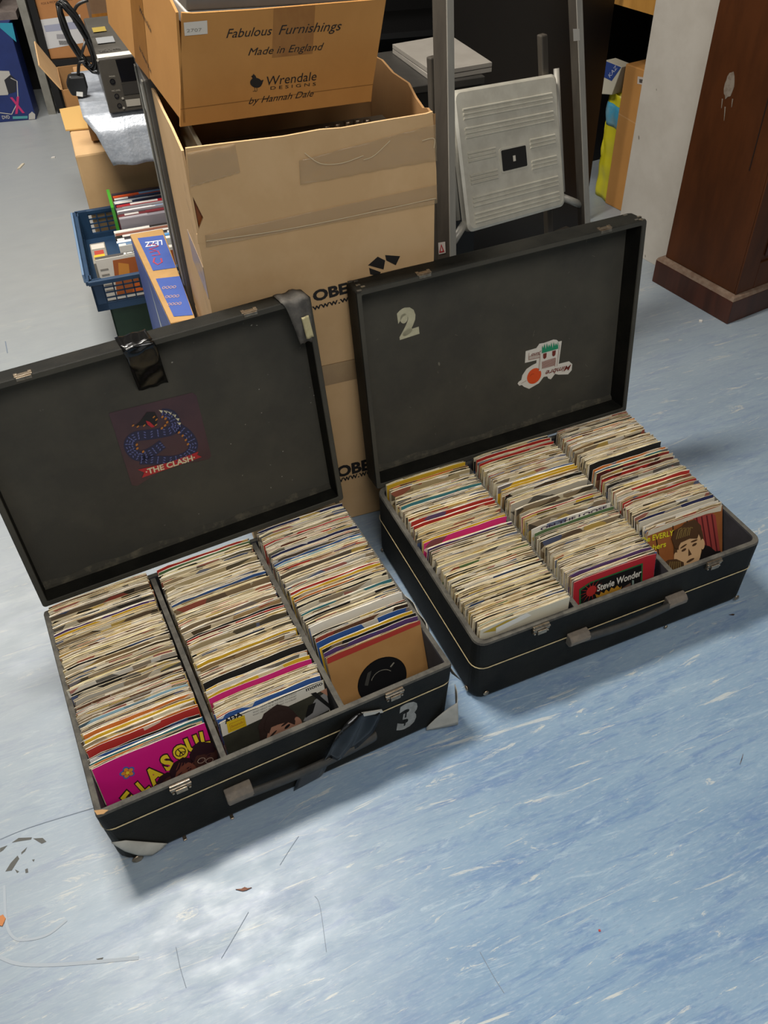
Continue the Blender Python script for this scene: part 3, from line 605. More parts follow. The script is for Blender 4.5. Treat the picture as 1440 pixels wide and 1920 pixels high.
for r in RECS[NIND:]:
    V, fs, ms = SHAPES[r['shape']]; pm = printed(pcol(r)) if not r.get('feat') else printed(CLS[r['cls']], .88)
    if pm.name not in mi: mi[pm.name] = len(mats); mats.append(pm)
    mm = {0: 1 + r['pap'], 1: mi[pm.name], 2: 0}; k = len(b.v); S_ = r['th'] / .001
    b.v += [tuple(r['M'] @ Vector((x, y * S_, z))) for x, y, z in V]; b.f += [tuple(k + i for i in f) for f in fs]; b.m += [mm[q] for q in ms]
o = b.build('packed_record_sleeves', mats); o['kind'] = 'stuff'; tag(o, 'mass of thin record sleeves packed tight towards the rear of both cases', 'records')

# printed fronts of the six foremost sleeves
def cover(key, name, label):
    o, r = FRONTREC[key]; M = r['M']; ex = np.array(M.col[0][:3]); ey = np.array(M.col[2][:3]); nrm = np.cross(ex, ey)
    fr = Frame(np.array(M.translation) + nrm * (r['th'] * .78), ex, ey); o['label'] = label
    for s_ in range(3): pass
    return o, r, fr
def sleevecol(o, front, paper_=None):
    o.material_slots[1].material = front
    if paper_: o.material_slots[0].material = paper_
def glyph(mb, fr, ch, c, hpx, ang, z, m, bold, wscale=1.):
    """one letter centred on pixel c, hpx tall, turned ang degrees anticlockwise in the picture"""
    a = math.radians(ang); r_ = np.array([math.cos(a), -math.sin(a)]); u_ = np.array([-math.sin(a), -math.cos(a)]); v, f, wd, hh = glyphs(ch, 0, 0); v2, f2, w2, _ = glyphs(ch, bold, 0); s_ = hpx / .7
    off = (v2[:, 0].max() - wd) / 2 if bold else 0
    pts = [fr.px(np.array(c) + r_ * (x - off - wd / 2) * s_ * wscale + u_ * (y - .35) * s_) for x, y in v2]
    mb.add([fr.P(*p, z) for p in pts], f2, m)
def face(mb, fr, c, w, h, skin, hair, ang=0, z=.0006, dark=None, style='short'):
    cx, cy = fr.px(c); ca, sa = math.cos(ang), math.sin(ang); T = lambda x, y: (cx + (x * ca - y * sa) * w, cy + (x * sa + y * ca) * h)
    E_ = lambda x, y, rx, ry, a=0: [T(*p) for p in ell(x, y, rx, ry, a)]
    mb.poly(fr, E_(0, .05, .56, .60), z, hair); mb.poly(fr, E_(0, -.08, .46, .56), z + .0002, skin); mb.poly(fr, E_(.5, -.1, .08, .14), z + .0001, skin); mb.poly(fr, E_(-.5, -.1, .08, .14), z + .0001, skin)
    mb.poly(fr, [T(-.5, .15), T(-.42, .5), T(-.1, .68), T(.3, .64), T(.5, .4), T(.5, .12), T(.38, .3), T(.05, .33), T(-.25, .26), T(-.4, .12)], z + .0004, hair)
    for s_ in (-.2, .2): mb.poly(fr, E_(s_, .0, .09, .035), z + .0005, dark); mb.poly(fr, E_(s_, .1, .13, .025, .1 * (1 if s_ < 0 else -1)), z + .0005, hair)
    mb.poly(fr, [T(-.03, -.02), T(.07, -.22), T(-.06, -.22)], z + .0005, dark); mb.poly(fr, E_(0, -.36, .15, .035), z + .0005, dark)

# pink sleeve
o, r, fr = cover(31, 'pink', 'hot pink record sleeve with yellow hand-drawn letters, foremost in the case numbered three')
sleevecol(o, flat('#d81a80', .4), flat('#d8d0c4'))
b = MB()
for ch, c, h, a in (('E', (243, 1498), 28, 50), ('L', (268, 1473), 24, 42), ('A', (288, 1452), 27, 43), ('S', (313, 1429), 27, 33), ('O', (338, 1409), 24, 28), ('U', (361, 1394), 26, 22), ('L', (384, 1383), 24, 12)):
    glyph(b, fr, ch, c, h, a, .0006, 0, .1); glyph(b, fr, ch, c, h, a, .0012, 1, .045)
c = fr.px((338, 1409)); b.poly(fr, ell(*c, .0085, .0085), .0014, 1); b.stroke(fr, ell(*c, .0078, .0078, 0, 20) + [ell(*c, .0078, .0078, 0, 20)[0]], .0016, .0016, 0)
for a_ in (1.9, -1.2, -.4, -2.0): b.stroke(fr, [c, (c[0] + .0075 * math.cos(a_), c[1] + .0075 * math.sin(a_))], .0016, .0017, 0)
c = fr.px((239, 1448))
for i in range(5): a_ = .4 + i * 1.2566; b.poly(fr, ell(c[0] + .006 * math.cos(a_), c[1] + .006 * math.sin(a_), .0062, .0050, a_), .0006, 2)
for i in range(5): a_ = .4 + i * 1.2566; b.poly(fr, ell(c[0] + .005 * math.cos(a_), c[1] + .005 * math.sin(a_), .0046, .0034, a_), .0010, 3)
b.poly(fr, ell(*c, .0028, .0028), .0014, 1)
face(b, fr, (383, 1420), .040, .046, 4, 0, .2, .0018, 0); b.poly(fr, [fr.px(p) for p in ((360, 1398), (372, 1389), (399, 1391), (402, 1408), (364, 1416))], .0026, 0)
for s_ in (-7, 8):
    cc = fr.px((384 + s_, 1424)); b.stroke(fr, ell(*cc, .006, .0048) + [ell(*cc, .006, .0048)[0]], .001, .0027, 5)
face(b, fr, (347, 1447), .040, .044, 6, 0, .3, .0018, 0); face(b, fr, (316, 1466), .030, .03, 4, 0, .3, .0014, 0)
for i in range(6): b.stroke(fr, [fr.px((330 + i * 6, 1442)), fr.px((336 + i * 5, 1428))], .0012, .0026, 6)
b.build('cover_print', [flat('#2c0f18'), flat('#f0d02c'), flat('#4a62b0'), flat('#e08a2a'), flat('#4a2820'), flat('#b9a08c'), flat('#7c4434')], o)
# mono sleeve
o, r, fr = cover(32, 'mono', 'dark record sleeve with white mono band and a boy with brown hair, case three')
sleevecol(o, mat('olive_photo', '#34332a', .35, '#48473a', 20), flat('#d8d2c2'))
b = MB(); h_, wd = SLV_H, SLV_W / 2
b.poly(fr, [(-wd, h_ - .030), (wd, h_ - .021), (wd, h_ - .0015), (-wd + .002, h_ - .002)], .0004, 0)
textpx(b, fr, 'mono', (574, 1296), (605, 1283), 7, z=.0008, m=1, bold=.02)
textpx(b, fr, 'ADA', (422, 1357), (455, 1341), 9, z=.0008, m=1, bold=.04)
for i in range(3): textpx(b, fr, 'WHAT ABOUT ME BE THE FIRST TO FORGET', (474, 1336 + i * 5 - 4), (556, 1304 + i * 5 - 4), 2.6, z=.0008, m=2)
polypx(b, fr, ((424, 1353), (458, 1340), (462, 1360), (428, 1374)), .0012, 3); strokepx(b, fr, ((430, 1357), (456, 1346), (458, 1357), (432, 1368), (430, 1357)), .0006, .0015, 4); textpx(b, fr, 'Sounds', (433, 1364), (456, 1354), 5, z=.0015, m=4, shear=.3)
polypx(b, fr, ((590, 1312), (612, 1296), (618, 1330), (575, 1352), (568, 1352)), .0006, 5); polypx(b, fr, ((582, 1300), (592, 1297), (620, 1322), (618, 1328)), .0010, 1); polypx(b, fr, ((578, 1322), (592, 1316), (586, 1336), (572, 1346)), .0010, 1); polypx(b, fr, ((600, 1296), (612, 1290), (614, 1304)), .0008, 6)
face(b, fr, (527, 1371), .062, .085, 6, 7, .33, .0008, 1)
polypx(b, fr, ((494, 1366), (498, 1347), (512, 1334), (530, 1330), (546, 1336), (553, 1350), (552, 1357), (538, 1352), (520, 1357), (508, 1362), (504, 1374)), .0022, 7)
b.build('cover_print', [flat('#d9d3c3', .4), flat('#151413'), flat('#77726a'), flat('#d9b41e', .4), flat('#a3571c'), flat('#8d8c8a'), flat('#b07f66'), flat('#33221c')], o)
# kraft sleeve with centre hole and black disc
o, r, fr = cover(33, 'kraft', 'tan record sleeve with red top band and round hole showing a black disc label')
sleevecol(o, mat('tan_sleeve', '#b98a52', .6, '#ad7d46', 12), flat('#c9b490'))
b = MB(); b.poly(fr, [(-wd, h_ - .014), (wd, h_ - .010), (wd, h_ - .002), (-wd + .002, h_ - .002)], .0004, 0); cc = (0.0, SLV_H * .5 - .002)
b.poly(fr, ell(*cc, .047, .047, 0, 40), .0006, 1)
b.build('cover_print', [flat('#b33a30'), flat('#131313', .3)], o)
b = MB(); b.poly(fr, ell(*cc, .0455, .0455, 0, 40), .0010, 0); b.stroke(fr, [np.array(p) for p in ell(cc[0], cc[1], .022, .022, 0, 24, .6, 2.7)], .0012, .0014, 1)
b.poly(fr, [(cc[0] - .034, cc[1] + .006), (cc[0] - .024, cc[1] + .028), (cc[0] - .016, cc[1] + .03), (cc[0] - .028, cc[1] + .002)], .0014, 2); b.poly(fr, [(cc[0] + .018, cc[1] + .022), (cc[0] + .026, cc[1] + .028), (cc[0] + .028, cc[1] + .026), (cc[0] + .02, cc[1] + .02)], .0014, 1)
b.build('disc_label', [mat('black_disc', '#1b1b1c', .28), flat('#8f8a7c'), flat('#45443f')], o, label='black disc label with faint silver print')
# worn cream sleeve with gold label
o, r, fr = cover(21, 'cream', 'torn cream record sleeve with a gold label, foremost in left column of case two')
sleevecol(o, flat('#d6cdb4'), flat('#d8cdb0'))
b = MB(); b.poly(fr, [(-wd + .004, h_ - .012), (-wd + .05, h_ - .002), (-wd + .085, h_ - .004), (-wd + .04, h_ - .022)], .0005, 0); b.poly(fr, [(-wd + .03, h_ - .011), (-wd + .09, h_ - .001), (-wd + .1, h_ - .012), (-wd + .03, h_ - .026)], .0008, 1)
b.build('cover_print', [flat('#b89a2e'), flat('#e8e4d8')], o)
# red and black sleeve
o, r, fr = cover(22, 'red', 'red bordered record sleeve with red sun and white lettering on black')
sleevecol(o, flat('#bf2f38', .35), flat('#c98a80'))
b = MB(); K2 = lambda x, y: (1040 + x / 7.2, 1020 + y / 7.2)
b.poly(fr, [fr.px(K2(*p)) for p in ((330, 800), (330, 610), (480, 510), (1190, 255), (1180, 540), (1190, 700), (400, 1000))], .0004, 0)
b.poly(fr, [fr.px(K2(*p)) for p in ((352, 800), (352, 622), (490, 525), (1168, 280), (1160, 540), (1160, 700), (420, 980))], .0007, 1)
sc = fr.px(K2(490, 630)); b.poly(fr, ell(*sc, .011, .012), .0012, 2)
for i in range(14): a_ = i * .449; b.poly(fr, [(sc[0] + .012 * math.cos(a_ - .06), sc[1] + .012 * math.sin(a_ - .06)), (sc[0] + .027 * math.cos(a_), sc[1] + .027 * math.sin(a_)), (sc[0] + .012 * math.cos(a_ + .06), sc[1] + .012 * math.sin(a_ + .06))], .0010, 2)
b.poly(fr, [fr.px(K2(*p)) for p in ((560, 720), (545, 670), (600, 690), (620, 640), (660, 660), (690, 610), (730, 640), (760, 580), (800, 600), (840, 555), (880, 590), (900, 560), (890, 640))], .0010, 3)
b.poly(fr, [fr.px(K2(*p)) for p in ((910, 590), (1020, 520), (1030, 600), (930, 660))], .0010, 5); b.poly(fr, [fr.px(K2(*p)) for p in ((1040, 480), (1065, 485), (1068, 600), (1040, 600))], .0011, 6)
textpx(b, fr, 'Stevie Wonder', K2(565, 635), K2(1160, 420), 12, z=.0016, m=4, bold=.025)
b.build('cover_print', [flat('#2f6b3a'), flat('#131212'), flat('#c2302c'), flat('#c8902c'), flat('#e9e4d6'), flat('#7c5a48'), flat('#8ca094')], o)
# brown and red photo sleeve
o, r, fr = cover(23, 'everly', 'torn record sleeve with a quiffed young man, red curtain and yellow lettering')
sleevecol(o, mat('brown_photo', '#a8683a', .35, '#96582e', 15), flat('#d9d2c0'))
b = MB(); K3 = lambda x, y: (1220 + x / 6.545, 920 + y / 6.545)
b.poly(fr, [(-wd, h_ - .012), (-.02, h_ - .010), (.05, h_ - .009), (wd - .004, h_ - .014), (wd - .002, h_ - .002), (-wd + .003, h_ - .001)], .0004, 0)
b.poly(fr, [fr.px(K3(*p)) for p in ((520, 340), (640, 300), (760, 275), (795, 310), (850, 740), (620, 900), (560, 500))], .0005, 1)
for i in range(4): b.stroke(fr, [fr.px(K3(560 + i * 62, 330 - i * 14)), fr.px(K3(640 + i * 60, 800))], .003, .0008, 2)
b.poly(fr, [fr.px(K3(*p)) for p in ((580, 700), (640, 660), (720, 680), (790, 740), (852, 735), (870, 900), (400, 1000), (440, 900))], .0010, 3)
for a_, c_ in (((270, 430), (300, 780)), ((70, 600), (110, 880)), ((440, 370), (470, 420))): b.stroke(fr, [fr.px(K3(*a_)), fr.px(K3(*c_))], .002, .0006, 3)
face(b, fr, K3(465, 690), .064, .085, 4, 5, .1, .0014, 5)
b.poly(fr, [fr.px(K3(*p)) for p in ((280, 690), (245, 580), (280, 480), (400, 410), (500, 410), (540, 470), (580, 520), (560, 580), (470, 580), (340, 640), (330, 720))], .0030, 5)
for i in range(7): b.stroke(fr, [fr.px(K3(300 + i * 26, 590 - i * 8)), fr.px(K3(330 + i * 24, 470 + (i % 2) * 20 - i * 5)), fr.px(K3(370 + i * 22, 450))], .0022, .0034, 6)
b.poly(fr, [fr.px(K3(*p)) for p in ((130, 890), (200, 840), (300, 830), (390, 870), (400, 960), (300, 1000), (180, 990))], .0036, 5)
for i in range(6): b.stroke(fr, [fr.px(K3(210 + i * 28, 960)), fr.px(K3(225 + i * 24, 860))], .002, .0039, 6)
textpx(b, fr, 'The EVERLY', (1199, 1019), (1262, 1003), 10, z=.0012, m=7, bold=.02); textpx(b, fr, 'Brothers', (1196, 1039), (1248, 1024), 10, z=.0012, m=7, bold=.02)
b.build('cover_print', [flat('#d9cfb8'), flat('#a4423c'), flat('#5c1a1c'), flat('#17100f'), flat('#e4b988'), flat('#553a22'), flat('#8d7440'), flat('#e8dc2c')], o)
# lettering on two more sleeves
for r in ind:
    if r['cid'] == 2 and r['col'] == 2 and r['cls'] == 'white' and r.get('feat'):
        M = r['M']; ex = np.array(M.col[0][:3]); ey = np.array(M.col[2][:3]); fr = Frame(np.array(M.translation) + np.cross(ex, ey) * (r['th'] * .8), ex, ey)
        b = MB(); text(b, fr, 'ON THE LOOSE', (-.07, SLV_H - .011), (.08, SLV_H - .011), .007, .0006, 0, .03); b.build('cover_print', flat('#3a2a4a'), r['o']); r['o']['label'] = 'white record sleeve with dark capitals along its top, middle column of case two'


# ---------------------------------------------------------------- the carton stack and what stands round it (frame S: s along the cartons' front, t to the rear)
SYAW = .309
SF = Frame((-.288, 1.339, 0), (math.cos(SYAW), math.sin(SYAW), 0), (-math.sin(SYAW), math.cos(SYAW), 0)); S = SF.P; UP = np.array([0, 0, 1.])
def sfront(t=0., s=0.): return Frame(S(s, t, 0), SF.ex, UP)
def sleft(s=0., t=0.): return Frame(S(s, t, 0), -SF.ey, UP)
def stop(z): return Frame(S(0, 0, z), SF.ex, SF.ey)
def sthing(name, label, cat, s, t, z=0, group=None): return thing(name, label, cat, S(s, t, z), SYAW, group)
INKB = flat('#1c1815', .7)
def cprint(fr, t, pts_text, icon=None):
    b = MB()
    for tx, a, c, h in pts_text: textpx(b, fr, tx, a, c, h, z=.0006, bold=.045 if h > 12 else .02)
    if icon:
        x, y = icon
        for P_ in (((0, 7), (18, -9), (32, -2), (29, 15)), ((32, -12), (60, -10), (52, 7), (34, -2)), ((2, 12), (24, 20), (20, 28), (4, 24))): polypx(b, fr, [(x + p[0], y + p[1]) for p in P_], .0006)
    return b.build('printed_lettering', INKB, t)
WF = .418; DF = .34
# lower carton
t = sthing('carton', 'closed brown carton taped along its top, bottom of the two printed cartons', 'cardboard box', 0, 0)
b = MB(); b.box(S, 0, WF, 0, DF, 0, .416); b.build('carton_body', KRAFT, t, bevel=.004)
b = MB(); fr = sfront(); b.box(fr, -.001, WF + .001, .372, .4175, -.001, .0008); b.build('parcel_tape', mat('tan_tape', '#a58a66', .3, '#94785a', 20), t)
cprint(fr, t, [('OBER', (632, 895), (716, 873), 19), ('www.we', (630, 906), (696, 888), 11)])
# upper carton, open, flaps standing
t = sthing('carton', 'large open brown carton with upright torn flaps, upper of the two printed cartons', 'cardboard box', 0, 0, .418)
zb = .4185; zc = .707; th = .004
b = MB()
for q in ((0, WF, 0, th, zb, zc), (0, WF, DF - th, DF, zb, zc), (0, th, th, DF - th, zb, zc), (WF - th, WF, th, DF - th, zb, zc), (th, WF - th, th, DF - th, zb, zb + .005)): b.box(S, *q)
b.build('carton_body', [KRAFT], t)
b = MB(); fr = sfront(); pts = [(371, 457), (369, 440), (381, 408), (357, 360), (351, 320), (348, 278), (420, 269), (530, 256), (600, 243), (640, 240), (720, 226), (800, 213), (811, 209), (814, 260), (818, 320), (819, 373), (700, 393), (600, 420), (500, 437)]
b.prism(fr, [fr.px(p) for p in pts], -.004, .0005); b.build('flap', [KRAFT], t, label='torn front flap standing upright')
b = MB(); lf = sleft(); b.prism(lf, [(-DF, zc), (0, zc), (0, .80), (-.002, .835), (-.004, .852), (-.1, .856), (-.2, .853), (-.3, .857), (-DF, .85)], -.004, 0); b.build('flap', [KRAFT], t)
b = MB(); rf = Frame(S(WF, 0, 0), SF.ey, UP); b.prism(rf, [(0, zc), (DF, zc), (DF, .86), (.26, .868), (.2, .862), (.12, .866), (.085, .853), (.05, .846), (.03, .852), (.008, .848), (0, .852)], -.004, 0); b.build('flap', [KRAFT_DULL], t, label='ragged side flap standing upright')
b = MB(); bf = sfront(DF - .004); b.prism(bf, [(0, zc), (WF, zc), (WF, .83), (.3, .835), (.1, .83), (0, .835)], 0, .004); b.build('flap', [KRAFT_DULL], t)
fr = sfront(); cprint(fr, t, [('OBER', (588, 565), (676, 542), 19), ('www.we', (586, 582), (664, 561), 11)], (690, 490))
b = MB(); w0 = random.Random(4)
def tapestrip(a, c, d, e, amp=.0012, seed=0):
    A1, A2, B1, B2 = [fr.px(p) for p in (a, c, d, e)]
    def fn(u, v):
        q = (A1 * (1 - u) + A2 * u) * (1 - v) + (B1 * (1 - u) + B2 * u) * v
        return fr.P(q[0], q[1], .0026 + amp * (math.sin(17 * u + 9 * v + seed) * math.sin(23 * v * u + 3 * seed) + .5 * math.sin(40 * u - 12 * v)))
    b.sheet(fn, 30, 8, .0004)
tapestrip((560, 300), (816, 232), (562, 345), (818, 300), seed=1); tapestrip((384, 440), (818, 345), (386, 462), (819, 380), .0009, 2); tapestrip((350, 285), (440, 268), (356, 350), (450, 322), .001, 3)
b.build('clear_tape', CLEARTAPE, t, smooth=True)
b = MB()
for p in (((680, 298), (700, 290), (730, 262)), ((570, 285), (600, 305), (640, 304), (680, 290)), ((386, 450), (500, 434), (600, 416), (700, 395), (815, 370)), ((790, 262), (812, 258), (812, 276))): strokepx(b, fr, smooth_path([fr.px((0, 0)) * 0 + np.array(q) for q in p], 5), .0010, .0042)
b.build('tape_crease_glint', mat('crease_glint', '#d9c7a2', .2), t)  # highlights on the tape's wrinkles, painted as pale strokes
lf = sleft(); b = MB()
b.box(lf, -.16, -.002, .60, .66, 0, .0008); b.build('parcel_tape', mat('greyed_tape', '#a08c76', .3, '#8d7a66', 20), t)
b = MB()
for i in range(9): b.stroke(lf, [(-.03 - .012 * (i % 3), .53 + i * .03), (-.05 - .012 * (i % 2), .545 + i * .03)], .0016, .0012)
b.build('scribble', flat('#5b4a38'), t)
# things inside the open carton
b = MB(); b.box(S, .0055, .075, .006, .012, zb + .006, .80); o = b.build('wooden_slat', mat('orange_wood', '#8d4a12', .45, '#6f360c', 20), None); tag(o, 'orange brown wooden slat showing through the torn corner of the open carton', 'wood')
t = sthing('stereo_amplifier', 'dark stereo amplifier with a row of silver knobs inside the open carton', 'amplifier', .05, .06, zb + .006)
b = MB(); b.box(S, .085, .405, .020, .235, zb + .006, .782); b.build('casing', mat('amplifier_case', '#6f6556', .5, '#5d5447', 12), t, bevel=.003)
for px in ((612, 239), (632, 235), (651, 231), (669, 228), (688, 227)):
    q = SF.px(px) if False else atz(px, .79); b = MB(); n = 14
    b.loft([[(q[0] + r_ * math.cos(a), q[1] + r_ * math.sin(a), z_) for a in [2 * math.pi * i / n for i in range(n)]] for r_, z_ in ((.0065, .7822), (.0065, .792), (.0055, .7935))]); b.build('knob', CHROME, t, smooth=False)
b = MB(); b.box(S, .09, .40, .085, .092, .7824, .787); b.build('panel_edge', STEEL, t)
t = sthing('plastic_tray', 'cream plastic tray pushed down one side of the open carton', 'tray', .03, .05, zb + .006)
b = MB(); b.box(S, .034, .042, .03, .33, zb + .006, .832); b.build('panel', mat('cream_plastic', '#b3a88c', .5), t, bevel=.002)
b = MB(); b.box(S, .044, .066, .06, .075, zb + .006, .815); b.box(S, .046, .064, .11, .12, zb + .006, .805); b.build('peg', mat('cream_plastic', '#b3a88c', .5), t, bevel=.002)

# golden carton on top, tilted
def rot(a, b_, c):
    a, b_, c = map(math.radians, (a, b_, c)); return np.array(Matrix.Rotation(a, 3, 'Z') @ Matrix.Rotation(b_, 3, 'Y') @ Matrix.Rotation(c, 3, 'X'))
WR = rot(26.328, 4.737, 7.685); wo = np.array([-.2955, 1.4235, .8665]); WW, WH, WD = .339, .163, .43
t = thing('carton', 'golden brown gift-ware carton with script lettering tilted on the open carton', 'cardboard box', tuple(wo), math.radians(26.3))
Wf = Frame(wo, WR[:, 0], WR[:, 2]); Wl = Frame(wo, -WR[:, 1], WR[:, 2]); Wt = Frame(wo, WR[:, 0], WR[:, 1])
b = MB(); fr = Wf
fp = [fr.px(p) for p in ((338, 238), (694, 190), (709, 95), (724, -2), (600, 8), (480, 18), (362, 25), (341, 24), (339, 130))]
b.prism(fr, fp, -.004, 0); b.build('front_wall', KRAFT_WARM, t)
b = MB(); b.prism(Wl, [(-WD, 0), (0, 0), (0, .160), (-.025, .168), (-.06, .18), (-WD, .18)], -.004, 0); b.build('side_wall', KRAFT_WARM, t)
b = MB(); b.box(Wt, .335, .339, .004, WD, 0, .16); b.box(Wt, .004, .335, WD - .004, WD, 0, .16); b.box(Wt, .004, .335, .004, WD - .004, 0, .005); b.build('carton_body', KRAFT_WARM, t)
b = MB(); textpx(b, fr, 'Fabulous', (424, 71), (510, 65), 17, z=.0006, shear=.35); textpx(b, fr, 'Furnishings', (522, 65), (640, 56), 18, z=.0006, shear=.35); textpx(b, fr, 'Made in England', (465, 104), (607, 93), 14, z=.0006, shear=.35)
textpx(b, fr, 'Wrendale', (500, 160), (593, 150), 17, z=.0006, shear=.15); textpx(b, fr, 'D E S I G N S', (507, 168), (592, 160), 6, z=.0006); textpx(b, fr, 'by Hannah Dale', (466, 195), (588, 180), 12, z=.0006, shear=.4)
c = fr.px((480, 155)); b.poly(fr, ell(c[0], c[1], .0105, .0075, -.3), .0006); polypx(b, fr, ((474, 150), (472, 143), (475, 138), (479, 142), (482, 150)), .0008); polypx(b, fr, ((485, 152), (494, 149), (491, 158)), .0008); polypx(b, fr, ((470, 143), (474, 141), (474, 145)), .0008)
for q in (477, 481): strokepx(b, fr, ((q, 162), (q + 1, 170), (q - 3, 171)), .0008, .0007)
b.build('printed_lettering', INKB, t)
b = MB(); polypx(b, fr, ((344, 42), (388, 38), (389, 63), (346, 67)), .0008); textpx(b, fr, '2707', (350, 60), (378, 58), 6, z=.0012, m=1); b.build('price_sticker', [flat('#cfc9bd'), flat('#8f897c')], t)
b = MB(); polypx(b, fr, ((513, 16), (591, 10), (586, 100), (510, 108)), .0004); b.build('parcel_tape', BROWNTAPE, t)
b = MB(); polypx(b, Wl, ((243, -20), (266, -10), (281, 150), (254, 115)), .0004); b.build('parcel_tape', BROWNTAPE, t)
b = MB(); c0 = fr.px((338, 205)); c1 = fr.px((700, 158)); b.stroke(fr, [c0, c1], .0012, .0003); b.build('crease', flat('#8a5f2c'), t)
b = MB(); textpx(b, Wl, 'Wrendale', (262, 20), (284, 62), 10, z=.0007, shear=.2); textpx(b, Wl, 'by Hannah Dale', (262, 92), (284, 138), 8, z=.0007, shear=.3); b.build('printed_lettering', INKB, t)
t = thing('flat_case', 'grey flat case with a pale edge lying in the golden carton', 'case', Wt.P(.03, .02, .1), math.radians(26.3))
b = MB(); b.box(Wt, .02, .325, .012, .36, .130, .1545); b.build('pale_edge', mat('pale_plastic', '#b8b4ac', .4), t, bevel=.002)
b = MB(); b.box(Wt, .022, .323, .016, .356, .155, .178); b.build('lid', DKPANEL, t, bevel=.003)
b = MB(); b.box(Wt, .03, .31, .02, .35, .0055, .129); o = b.build('packing_carton', KRAFT_DULL); tag(o, 'plain brown packing carton under the flat case', 'cardboard box')

# slim dark grey cabinet behind the stack
t = sthing('metal_cabinet', 'slim dark grey metal cabinet standing behind the stacked cartons', 'cabinet', 0, .345)
b = MB(); b.box(S, -.010, .40, .348, .47, 0, .862); b.build('cabinet_body', DKPANEL, t, bevel=.003)
for a, c in ((.350, .366), (.452, .468)):
    b = MB(); b.box(S, -.0135, -.0102, a, c, .455, .86); b.build('edge_strip', STEEL, t, bevel=.001)
b = MB(); lf = sleft(-.0136)
for i in range(6): b.poly(lf, ell(-.358, .5 + .07 * i, .003, .003, 0, 8), .0004); b.poly(lf, ell(-.46, .5 + .07 * i, .0025, .0025, 0, 8), .0004)
b.poly(lf, [(-.40, .80), (-.375, .80), (-.375, .845), (-.40, .845)], .0004); b.build('screw', flat('#b9b6ad'), t)
# tall narrow blue printed carton against the stack
BLUEC = mat('blue_printed_card', '#3d57a0', .5, '#344b90', 12); KRB = mat('buff_card', '#b08a55', .75, '#9d7844', 15)
t = sthing('printed_carton', 'narrow blue printed carton standing against the stacked cartons', 'cardboard box', -.055, .22)
b = MB(); b.prism(SF, [(-.064, .215), (-.014, .215), (-.014, .66), (-.0915, .66)], 0, .450); b.build('carton_body', KRB, t, bevel=.002)
b = MB(); lf = Frame(S(-.0642, .215, 0), np.array(S(-.064, .215, 0)) - np.array(S(-.0915, .66, 0)), UP); b.box(lf, -.44, -.006, .01, .442, 0, .0006, 0)
for pts in (((-.25, .43), (-.12, .10), (-.05, .05), (-.14, .28)), ((-.17, .36), (-.08, .12), (-.03, .10), (-.09, .26))): b.poly(lf, pts, .0010, 1)
b.build('printed_side', [BLUEC, flat('#c9d3da')], t)
b = MB(); tf = stop(.4502)
polypx(b, tf, ((258, 447), (306, 441), (330, 502), (287, 508)), .0006, 0); polypx(b, tf, ((292, 523), (337, 518), (362, 591), (326, 594)), .0006, 0)
textpx(b, tf, 'LEZZ', (304, 451), (272, 455), 9, z=.0012, m=1, bold=.02)
for pts in (((277, 462), (287, 458), (297, 462), (280, 468), (292, 470)), ((281, 474), (296, 471), (300, 478), (285, 480)), ((290, 484), (288, 492), (296, 497), (304, 492), (302, 485))): strokepx(b, tf, pts, .004, .0012, 2)
for q in ((304, 543), (310, 560), (314, 574)): textpx(b, tf, 'OOOO', q, (q[0] + 26, q[1] - 2), 5, z=.0012, m=3)
b.build('printed_top', [BLUEC, flat('#d5d8e0'), flat('#a4344c'), flat('#c59a80')], t)
# crates
def lattice(b, P_, u0, u1, z0, z1, nu, nz, wbar=.0035, t_=.003, m=0):
    for i in range(nu + 1): x = u0 + (u1 - u0) * i / nu; b.box(P_, x - wbar / 2, x + wbar / 2, z0, z1, -t_, 0, m)
    for j in range(nz + 1): z = z0 + (z1 - z0) * j / nz; b.box(P_, u0, u1, z - wbar / 2, z + wbar / 2, -t_, 0, m)
def crate(name, label, m, s0, s1, t0, t1, z0, z1, solid=False):
    t = sthing(name, label, 'crate', (s0 + s1) / 2, (t0 + t1) / 2, z0)
    b = MB(); fs = [(Frame(S(s0, t0, 0), SF.ex, UP), s1 - s0), (Frame(S(s1, t1, 0), -SF.ex, UP), s1 - s0), (Frame(S(s0, t1, 0), -SF.ey, UP), t1 - t0), (Frame(S(s1, t0, 0), SF.ey, UP), t1 - t0)]
    for f_, ln in fs:
        if solid: b.box(f_, 0, ln, z0, z1, -.004, 0)
        else:
            lattice(b, f_, .03, ln - .03, z0 + .02, z1 - .012, max(4, int(ln / .028)), 4); b.box(f_, 0, .03, z0, z1, -.006, 0); b.box(f_, ln - .03, ln, z0, z1, -.006, 0); b.box(f_, 0, ln, z0, z0 + .02, -.005, 0)
            if ln == s1 - s0: b.box(f_, ln * .36, ln * .66, z0 + .045, z1 - .012, -.004, .001)
    b.box(S, s0 + .004, s1 - .004, t0 + .004, t1 - .004, z0 + .001, z0 + .006); b.build('crate_body', m, t)
    b = MB()
    for f_, ln in fs: b.box(f_, -.004, ln + .004, z1 - .012, z1, -.004, .010)
    b.build('rim', m, t, bevel=.002); return t, fs
t, fs = crate('plastic_crate', 'blue lattice plastic crate of discs on top of the green crate', BLUEPL, -.215, .12, .765, 1.205, .213, .302)
b = MB(); f_, ln = fs[2]; b.box(f_, .02, ln - .02, .288, .312, .008, .014); b.box(f_, .1, ln - .1, .24, .30, .010, .013); b.build('handle', BLUEPL_L, t, bevel=.003, label='pale scuffed blue long side')
crate('plastic_crate', 'dark green plastic crate underneath the blue crate', GREENPL, -.185, .115, .80, 1.15, 0, .212, True)
